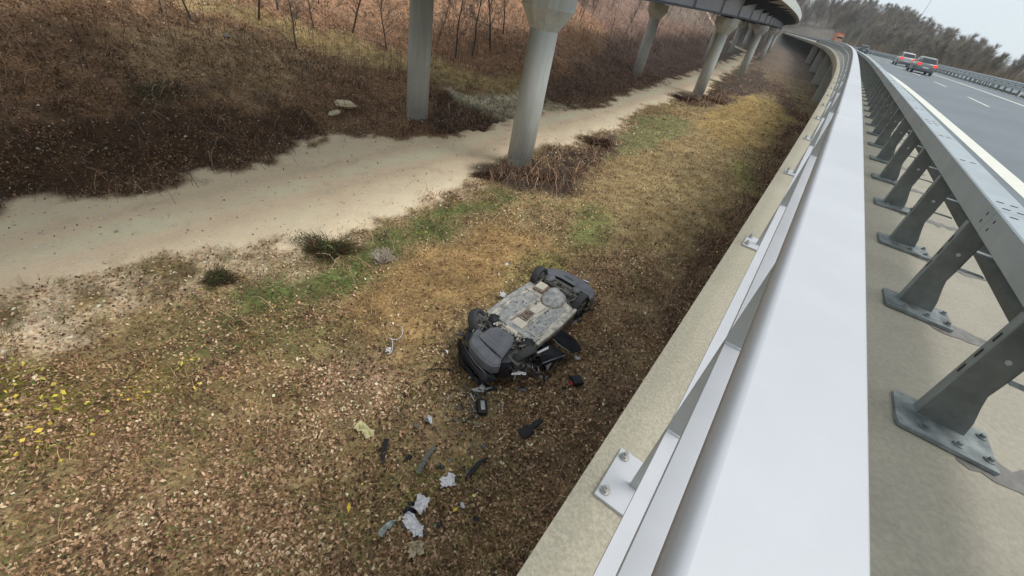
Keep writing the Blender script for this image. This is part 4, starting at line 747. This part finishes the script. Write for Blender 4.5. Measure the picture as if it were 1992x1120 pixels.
for i in range(52):
    s=r7.uniform(6,70); n=-24-22*r7.rand(); q=P(s,n,0)
    tree('sapling',SAP[i%3],q[0],q[1],r7.uniform(.5,1.1),r7.rand()*6.28,'thin bare sapling among the reddish leaves behind the piers','tree','saplings on the reddish slope behind the piers')
# ------------------------------------------------------------------ loose ground cover, each kind one object
def fan(N,r0,r1,seed,pw=1.0,a0=-64,a1=42):
    r0=5. if r0<6 else r0+5; r1=r1+5
    r=np.random.RandomState(seed); rr=r0+(r1-r0)*r.rand(N)**pw; a=np.radians(r.uniform(a0,a1,N)); x=rr*np.sin(a); y=rr*np.cos(a)-4.5
    return x,y,rr,r
def pal(r,n,cols,jit=.12):
    c=np.array([lin(*q) for q in cols])[r.randint(len(cols),size=n)]/.51; return np.clip(c*(1+r.randn(n,1)*jit),0,1)
def prob(x,y,d,default):
    p=np.full(len(x),default,float)
    for k,v in d: w=zw(k,x,y); p=p*(1-w)+v*w
    return p
def under_ok(x,y,lim=3.5):
    s,n=SN(x,y); return (n<lim)&(n>-60)
def clump(x,y,sc,seed,lo=.4,k=4): return np.clip((fbm(x,y,sc,seed)-lo)*k,0,1)
def leaves(name,label,N,r0,r1,seed,cols,probs,default,size,clumping=None,lift=.05,pw=1.0):
    x,y,rr,r=fan(N,r0,r1,seed,pw); p=prob(x,y,probs,default)
    if clumping: p=p*(clumping[2]+(1-clumping[2])*clump(x,y,clumping[0],clumping[1]))
    keep=(r.rand(N)<p)&under_ok(x,y); x,y,rr=x[keep],y[keep],rr[keep]; n=len(x); z=tz(x,y)+r.rand(n)*lift+.01
    s=size*(.55+.9*r.rand(n))*(1+.018*np.clip(rr-14,0,60)); a=r.rand(n)*6.28; t1=r.randn(n)*.5; t2=r.randn(n)*.5
    ux=np.stack([np.cos(a),np.sin(a),t1],-1); vx=np.stack([-np.sin(a),np.cos(a),t2],-1)*.62; c=np.stack([x,y,z],-1); S=s[:,None]*.5
    up=np.zeros((n,3)); up[:,2]=s*.22*r.rand(n)
    V=np.stack([c-ux*S,c-vx*S+up,c+ux*S,c+vx*S+up*.3],1).reshape(-1,3); F=np.arange(4*n).reshape(-1,4)
    C=np.repeat(pal(r,n,cols),4,0); o=ob(name,me(name,V,F,M['leaf'],False,C)); tag(o,label,kind='stuff'); return o
LT=[(150,126,98),(132,106,80),(108,84,62),(84,64,48),(164,140,112),(118,92,70),(96,76,56),(72,54,42),(140,110,88)]
leaves('leaf_litter','brown and tan fallen leaves on the ground around the wreck',640000,4.5,42,1,LT,
 [('track',.02),('margin',.35),('orange',.12),('tan',.15),('gold',.06),('green',.12),('greenA',.1),('darkband',.12),('slope',.9),('slopepale',1),('redslope',1),('darkslope',.5),('pit',.1),('mound',.12),('ramp',.05),('band',.1),('olive',.4),('greenB',.12),('litter',1),('kerbdark2',.8),('track',.015),('soil',.1)],.74,.052,(.9,7,.25),pw=1.7)
leaves('pale_leaves','pale pinkish leaves heaped in drifts',150000,4.5,34,2,[(186,160,134),(172,144,118),(196,176,148),(158,128,104)],
 [('pinklitter',1),('palelitter',.8),('litter',.35),('redslope',.5),('track',.0),('green',.02),('orange',.05),('tan',.04),('olive',.12),('slope',.1),('mound',0),('kerbdark2',.15),('soil',.05)],.28,.060,(.6,17,.12),pw=1.6)
leaves('hill_leaves','reddish brown leaves carpeting the wooded slopes',130000,13,130,3,[(146,108,86),(126,94,74),(164,128,104),(106,78,62),(90,66,52)],[('track',.0),('tan',0),('gold',0),('green',0),('greenA',0),('mound',0),('slope',.75),('slopepale',.9),('darkband',.12),('orange',0),('litter',0),('kerbdark2',0),('margin',0),('band',.1),('ramp',0),('redslope',1),('darkslope',.6)],.6,.075,(3,9,.3))
leaves('yellow_leaves','yellow leaves still hanging on the low weeds',16000,4.5,18,4,[(180,158,66),(164,148,62),(140,138,66),(190,172,96)],[('yellowweed',1),('greenweed',.35),('olive',.12),('tuftgreen',.1),('litter',.0)],.012,.075,(.5,27,.02),.28)
leaves('green_leaves','green leaves of low weeds and brambles',42000,4.5,45,5,[(72,92,40),(56,74,34),(92,108,54),(44,56,32)],[('green',.9),('greenbright',1),('greenweed',.7),('yellowweed',.5),('olive',.22),('greenB',.5),('greenC',.5),('greenA',.4),('track',0),('darkgreen',.5),('tuftgreen',.3),('mound',.05),('litter',.03)],.05,.05,(.8,37,.1),.22)
leaves('bramble_leaves','dark withered leaves of the bramble thickets',60000,9,60,6,[(58,42,32),(74,50,36),(44,34,28),(90,60,44),(52,46,32)],[('darkband',.8),('slope',.15),('mound',.8),('mound4',.8),('pit',.7),('darkslope',.5),('track',0),('kerbdark',.6),('margin2',.10)],.02,.07,(1.2,47,.25),.55)
def blades(name,label,N,r0,r1,seed,cols,probs,default,L,w,lean=.5,cl=None,curl=.3,pw=1.0,mt='grass',tuft=5):
    nt_=N//tuft; x,y,rr,r=fan(nt_,r0,r1,seed,pw); p=prob(x,y,probs,default)
    if cl: p=p*(cl[2]+(1-cl[2])*clump(x,y,cl[0],cl[1]))
    keep=(r.rand(nt_)<p)&under_ok(x,y); x,y,rr=x[keep],y[keep],rr[keep]; tc_=pal(r,len(x),cols); ta=r.rand(len(x))*6.28
    x=np.repeat(x,tuft)+r.randn(len(x)*tuft)*.05; y=np.repeat(y,tuft)+r.randn(len(y)*tuft)*.05; rr=np.repeat(rr,tuft); C=np.repeat(tc_,tuft,0)*(1+r.randn(len(x),1)*.12); ta=np.repeat(ta,tuft)+r.randn(len(x))*.9
    n=len(x); z=tz(x,y)-.01; l=L*(.5+.8*r.rand(n)); k=lean*(.4+r.rand(n)); d=np.stack([np.cos(ta)*k,np.sin(ta)*k,np.ones(n)],-1); d/=np.linalg.norm(d,axis=1,keepdims=True)
    c=np.stack([x,y,z],-1); a=r.rand(n)*6.28; W_=w*(1+.03*np.clip(rr-10,0,60)); sd=np.stack([np.cos(a),np.sin(a),np.zeros(n)],-1)*W_[:,None]*.5
    m1=c+d*(l*.55)[:,None]; d2=d*np.array([1,1,1-curl])+np.stack([np.cos(ta),np.sin(ta),-np.ones(n)*.4],-1)*curl; e=m1+d2*(l*.5)[:,None]
    V=np.stack([c-sd,c+sd,m1+sd*.8,m1-sd*.8,e],1).reshape(-1,3); b=np.arange(n)[:,None]*5
    F=np.concatenate([b+[0,1,2],b+[0,2,3],b+[3,2,4]],0); C5=np.repeat(np.clip(C,0,1),5,0)
    o=ob(name,me(name,V,F.astype(int),M[mt],False,C5)); tag(o,label,kind='stuff'); return o
blades('dry_grass','dry tan and orange grass matted over the ground',430000,4.5,60,11,[(146,122,86),(128,104,70),(158,136,98),(116,92,60),(104,86,58)],[('orange',1),('tan',1),('gold',1),('band',1),('yellowgreen',.8),('litter',.25),('pinklitter',.15),('palelitter',.3),('olive',.5),('yellowweed',.4),('track',0),('mound',0),('slope',.14),('slopepale',.45),('redslope',.12),('green',.1),('kerbdark2',.22),('pit',0),('ramp',0),('margin',.05),('darkband',0),('tuftgreen',.4),('soil',.02)],.55,.22,.008,1.3,(.8,51,.12),.45,pw=1.45)
blades('green_grass','short green and olive grass patches',260000,4.5,60,12,[(84,94,50),(102,104,60),(70,82,44),(118,114,68)],[('yellowgreen',1),('greenbright',1),('green',1),('greenB',.9),('greenC',.9),('greenA',.7),('tuftgreen',.9),('gold',.3),('tan',.12),('orange',.08),('track',0),('olive',.4),('greenweed',.5),('yellowweed',.35),('mound',0),('slope',.05),('kerbdark2',.08),('litter',.22),('palelitter',.4),('soil',0)],.60,.19,.009,1.0,(.7,57,.12),.4,pw=1.4)
leaves('dark_leaves','dark brown damp leaves between the paler litter',170000,4.5,34,9,[(66,50,38),(54,42,34),(80,60,44),(46,38,30),(92,66,48)],[('track',0),('margin',.15),('orange',.25),('tan',.3),('gold',.15),('green',.25),('pinklitter',.5),('redslope',.5),('slope',.5),('litter',.9),('kerbdark2',.9),('olive',.7),('yellowweed',.5),('track',0)],.48,.056,(.55,97,.1),pw=1.7)
blades('dead_stalks','brown dead stalks and fine twigs tangled over the slopes',330000,4.5,85,13,[(100,80,64),(122,100,80),(76,60,48),(148,124,100),(92,72,58)],[('darkband',.9),('slope',1),('slopepale',1),('redslope',.7),('darkslope',.9),('mound',1),('mound4',1),('pit',.8),('kerbdark',1),('olive',.7),('yellowweed',.8),('greenweed',.6),('track',.006),('margin',.2),('margin2',.3),('ramp',.02),('orange',.3),('tan',.35),('gold',.3),('soil',.1)],.5,.30,.008,1.4,(1.6,63,.3),.5,mt='twig')
# arching bramble canes
def canes(name,label,N,seed,probs,r0=8,r1=60,L=1.0,w=.012,cols=((74,54,42),(104,78,62),(58,46,38),(132,106,88),(146,124,104))):
    x,y,rr,r=fan(N,r0,r1,seed); p=prob(x,y,probs,0); keep=(r.rand(N)<p)&under_ok(x,y); x,y,rr=x[keep],y[keep],rr[keep]; n=len(x); a=r.rand(n)*6.28; l=L*r.uniform(.4,1.2,n); hgt=l*r.uniform(.25,.65,n); z=tz(x,y); C=pal(r,n,cols); K=6
    P_=[]; 
    for k in range(K+1):
        t=k/K; P_.append(np.stack([x+np.cos(a)*l*t,y+np.sin(a)*l*t,z+hgt*4*t*(1-t)*(1-.2*t)+.02],-1)+r.randn(n,3)*.03)
    W_=w*(1+.03*np.clip(rr-12,0,60)); sd=np.stack([-np.sin(a),np.cos(a),np.zeros(n)+.3],-1)*W_[:,None]*.5
    V=np.stack([q for k in range(K+1) for q in (P_[k]-sd,P_[k]+sd)],1).reshape(-1,3); b=np.arange(n)[:,None]*(2*(K+1)); F=np.concatenate([b+[2*k,2*k+1,2*k+3,2*k+2] for k in range(K)],0)
    o=ob(name,me(name,V,F.astype(int),M['twig'],False,np.repeat(C,2*(K+1),0))); tag(o,label,kind='stuff'); return o
canes('bramble_canes','tangle of dark bramble canes on the slope beside the track',52000,21,[('darkband',1),('slope',.35),('mound',1),('mound4',1),('pit',.9),('darkslope',.5),('kerbdark',.8),('greenweed',.3),('yellowweed',.25),('green',.15),('margin2',.12),('track',0),('redslope',.12),('darkgreen',.8),('slopepale',.15)])
# brush under the far wood
r=np.random.RandomState(31); N=30000; s=60+380*r.rand(N)**.9; n=28.8+(3+70*sm(120,330,s))*r.rand(N)**1.2; q=P(s,n); z=TZ(q[:,0],q[:,1],False); a=r.rand(N)*6.28; l=r.uniform(.7,2.6,N)*(1+sm(120,300,s)); k=.25
base=np.stack([q[:,0],q[:,1],z],-1); top=base+np.stack([np.cos(a)*l*k+.15*r.randn(N),np.sin(a)*l*k,l],-1); sd=np.stack([np.cos(a+1.57),np.sin(a+1.57),0*a],-1)*(.012+.00012*s)[:,None]*1.6
V=np.stack([base-sd,base+sd,top],1).reshape(-1,3); C=np.repeat(pal(r,N,[(96,84,76),(116,104,90),(110,104,80),(80,70,66)]),3,0)
o=ob('brush',me('brush',V,np.arange(3*N).reshape(-1,3),M['twig'],False,C)); tag(o,'dense grey brown brush at the foot of the far wood',kind='stuff')
r=np.random.RandomState(38); N=16000; s=r.uniform(290,520,N); n=r.uniform(-95,70,N); q=P(s,n); q[:,2]=TZ(q[:,0],q[:,1],False); kp=((n<-6)|(n>31)|(s>362))&(r.rand(N)<.45); q=q[kp]; N=len(q); a=r.rand(N)*6.28; l=r.uniform(2,7,N); top=q+np.stack([np.cos(a)*l*.25,np.sin(a)*l*.25,l],-1); sd=np.stack([np.cos(a+1.57),np.sin(a+1.57),0*a],-1)*.07
V=np.stack([q-sd,q+sd,top],1).reshape(-1,3); o=ob('brush',me('brush',V,np.arange(3*N).reshape(-1,3),M['twig'],False,np.repeat(pal(r,N,[(84,74,66),(100,90,80),(64,56,52),(112,104,94)]),3,0))); tag(o,'grey brush and stems on the hillside that closes the bend',kind='stuff')
r=np.random.RandomState(37); N=42000; s=-25+400*r.rand(N)**1.3; n=-22.5-(60+.2*np.clip(s,0,300))*r.rand(N)**1.5; q=P(s,n); q[:,2]=TZ(q[:,0],q[:,1],False); d_=np.hypot(q[:,0],q[:,1]); kp=(d_>24)&(fbm(q[:,0],q[:,1],4,71)>.42); q=q[kp]; d_=d_[kp]; N=len(q); a=r.rand(N)*6.28; l=r.uniform(.5,2.2,N)
top=q+np.stack([np.cos(a)*l*.25,np.sin(a)*l*.25,l],-1); sd=np.stack([np.cos(a+1.57),np.sin(a+1.57),0*a],-1)*(.005+.00022*d_)[:,None]
V=np.stack([q-sd,q+sd,top],1).reshape(-1,3); C=np.repeat(pal(r,N,[(92,76,66),(112,92,80),(76,62,56),(124,108,92)]),3,0)
o=ob('brush',me('brush',V,np.arange(3*N).reshape(-1,3),M['twig'],False,C)); tag(o,'thin brown brush on the leafy slope behind the viaduct',kind='stuff')
# small stones on the track and in its margin
def stones(N,seed):
    x,y,rr,r=fan(N,8,50,seed); p=prob(x,y,[('track',.12),('margin',.9),('margin2',.9),('margin3',.8),('slope',.12)],.015); keep=(r.rand(N)<p)&under_ok(x,y); x,y,rr=x[keep],y[keep],rr[keep]; n=len(x); z=tz(x,y); s=r.uniform(.01,.04,n)*(1+.02*rr)
    base=np.array([(1,0,0),(0,1,0),(-1,0,0),(0,-1,0),(0,0,.8)],float); V=(base[None]*s[:,None,None]*(1+.3*r.randn(n,5,1))+np.stack([x,y,z],-1)[:,None]).reshape(-1,3); b=np.arange(n)[:,None]*5; F=np.concatenate([b+[0,1,4],b+[1,2,4],b+[2,3,4],b+[3,0,4]],0)
    o=ob('gravel',me('gravel',V,F,M['leaf'],False,np.repeat(pal(r,n,[(196,180,156),(170,156,136),(214,200,178),(150,134,116)]),5,0))); tag(o,'loose pale stones along the edge of the dirt track',kind='stuff')
stones(26000,41)
# ------------------------------------------------------------------ single bushes
def bush(name,x,y,rx,ry,h,cols,twc,nl,ntw,label,ls=.06,seed=0):
    r=np.random.RandomState(seed+500); e=empty(name,(x,y,gz(x,y)-.05)); tag(e,label,'bush')
    a=r.rand(ntw)*6.28; q=r.rand(ntw)**.5*.35; b0=np.stack([np.cos(a)*q*rx,np.sin(a)*q*ry,0*a],-1); d=np.stack([np.cos(a)*rx,np.sin(a)*ry,0*a],-1)*r.uniform(.5,1.05,(ntw,1)); d[:,2]=h*np.sqrt(np.clip(1-(d[:,0]/rx)**2*.7-(d[:,1]/ry)**2*.7,.06,1))*r.uniform(.5,1.1,ntw)
    a2=r.randn(ntw,3)*.12*h; mid=b0*.5+d*.5+a2+[0,0,h*.12]; seg=[]
    d[:,:2]*=(1+.35*np.sin(np.arctan2(d[:,1],d[:,0])*3+seed))[:,None]; S=np.concatenate([np.concatenate([b0,mid,np.full((ntw,1),.008),np.full((ntw,1),.006)],1),np.concatenate([mid,d+b0*.3,np.full((ntw,1),.006),np.full((ntw,1),.003)],1)])
    V,F=tubes(S,3); ob('stems',me('stems',V,F,M['twig'],False,np.repeat(pal(r,1,[twc]),len(V),0)),e)
    if nl:
        u=r.randn(nl,3); u/=np.linalg.norm(u,axis=1,keepdims=True); u[:,2]=np.abs(u[:,2]); rad=r.uniform(.15,1.15,nl)**.7*(1+.35*np.sin(np.arctan2(u[:,1],u[:,0])*3+seed))*(.8+.25*np.sin(u[:,0]*5+seed)+.15*np.sin(u[:,1]*9)); c=u*rad[:,None]*[rx,ry,h]; A=r.randn(nl,3);A/=np.linalg.norm(A,axis=1,keepdims=True);B=np.cross(A,r.randn(nl,3));B/=np.linalg.norm(B,axis=1,keepdims=True); s=ls*r.uniform(.5,1.1,(nl,1))*.5
        V=np.stack([c-A*s,c-B*s*.6,c+A*s,c+B*s*.6],1).reshape(-1,3); ob('foliage',me('foliage',V,np.arange(4*nl).reshape(-1,4),M['leaf'],False,np.repeat(pal(r,nl,cols),4,0)),e)
    return e
GR=[(62,74,42),(50,58,36),(78,88,50),(44,44,32),(70,60,46)]; BR=[(78,58,46),(62,48,40),(98,72,56),(54,44,36)]
bush("shrub",-5.60,9.97,0.95,0.6,0.55,GR,(70, 58, 44),7200,300,'large dark green bush at the edge of the track below the left pier',0.05,0)
bush("shrub",-7.59,8.04,0.5,0.4,0.35,GR,(70, 58, 44),3000,200,'small dark green bush alone beside the track, left of the large one',0.05,1)
bush("shrub",-3.95,10.05,0.35,0.35,0.55,BR,(150, 140, 132),0,130,'pale grey leafless shrub in the green strip above the tan grass',0.05,2)
bush("bramble",-2.08,17.57,0.8,0.5,0.2,BR,(64, 48, 40),2600,500,'dark heap of brambles left of the flared pier foot',0.05,3)
bush("bramble",0.31,18.41,0.8,0.5,0.22,BR,(64, 48, 40),3000,500,'dark heap of brambles right of the flared pier foot',0.07,4)
bush("bramble",3.25,25.66,0.9,0.5,0.5,BR,(64, 48, 40),2600,520,'reddish brown bramble heap between the track and the green bank',0.07,5)
bush("bramble",12.97,47.70,1.5,0.9,0.5,BR,(64, 48, 40),3200,500,'dark bramble ring round the foot of the second flared pier',0.07,6)
bush("bramble",16.89,50.33,1.3,0.8,0.5,BR,(64, 48, 40),2400,400,'dark brambles just right of the second flared pier',0.07,7)



# ------------------------------------------------------------------ the damp air over the valley
mb=MB(); mb.box((-330,-230,-60),(520,640,75)); hz=ob('haze',mb.mesh('haze',M['leaf'])); hz['kind']='stuff'; hz['label']='pale damp air over the valley'
hm_=bpy.data.materials.new('haze'); hm_.use_nodes=True; hn=hm_.node_tree; hn.nodes.clear(); ho=hn.nodes.new('ShaderNodeOutputMaterial'); hv=hn.nodes.new('ShaderNodeVolumePrincipled'); hv.inputs['Color'].default_value=(.9,.94,.97,1); hv.inputs['Density'].default_value=.00025; hn.links.new(hv.outputs[0],ho.inputs['Volume']); hz.data.materials.clear(); hz.data.materials.append(hm_)
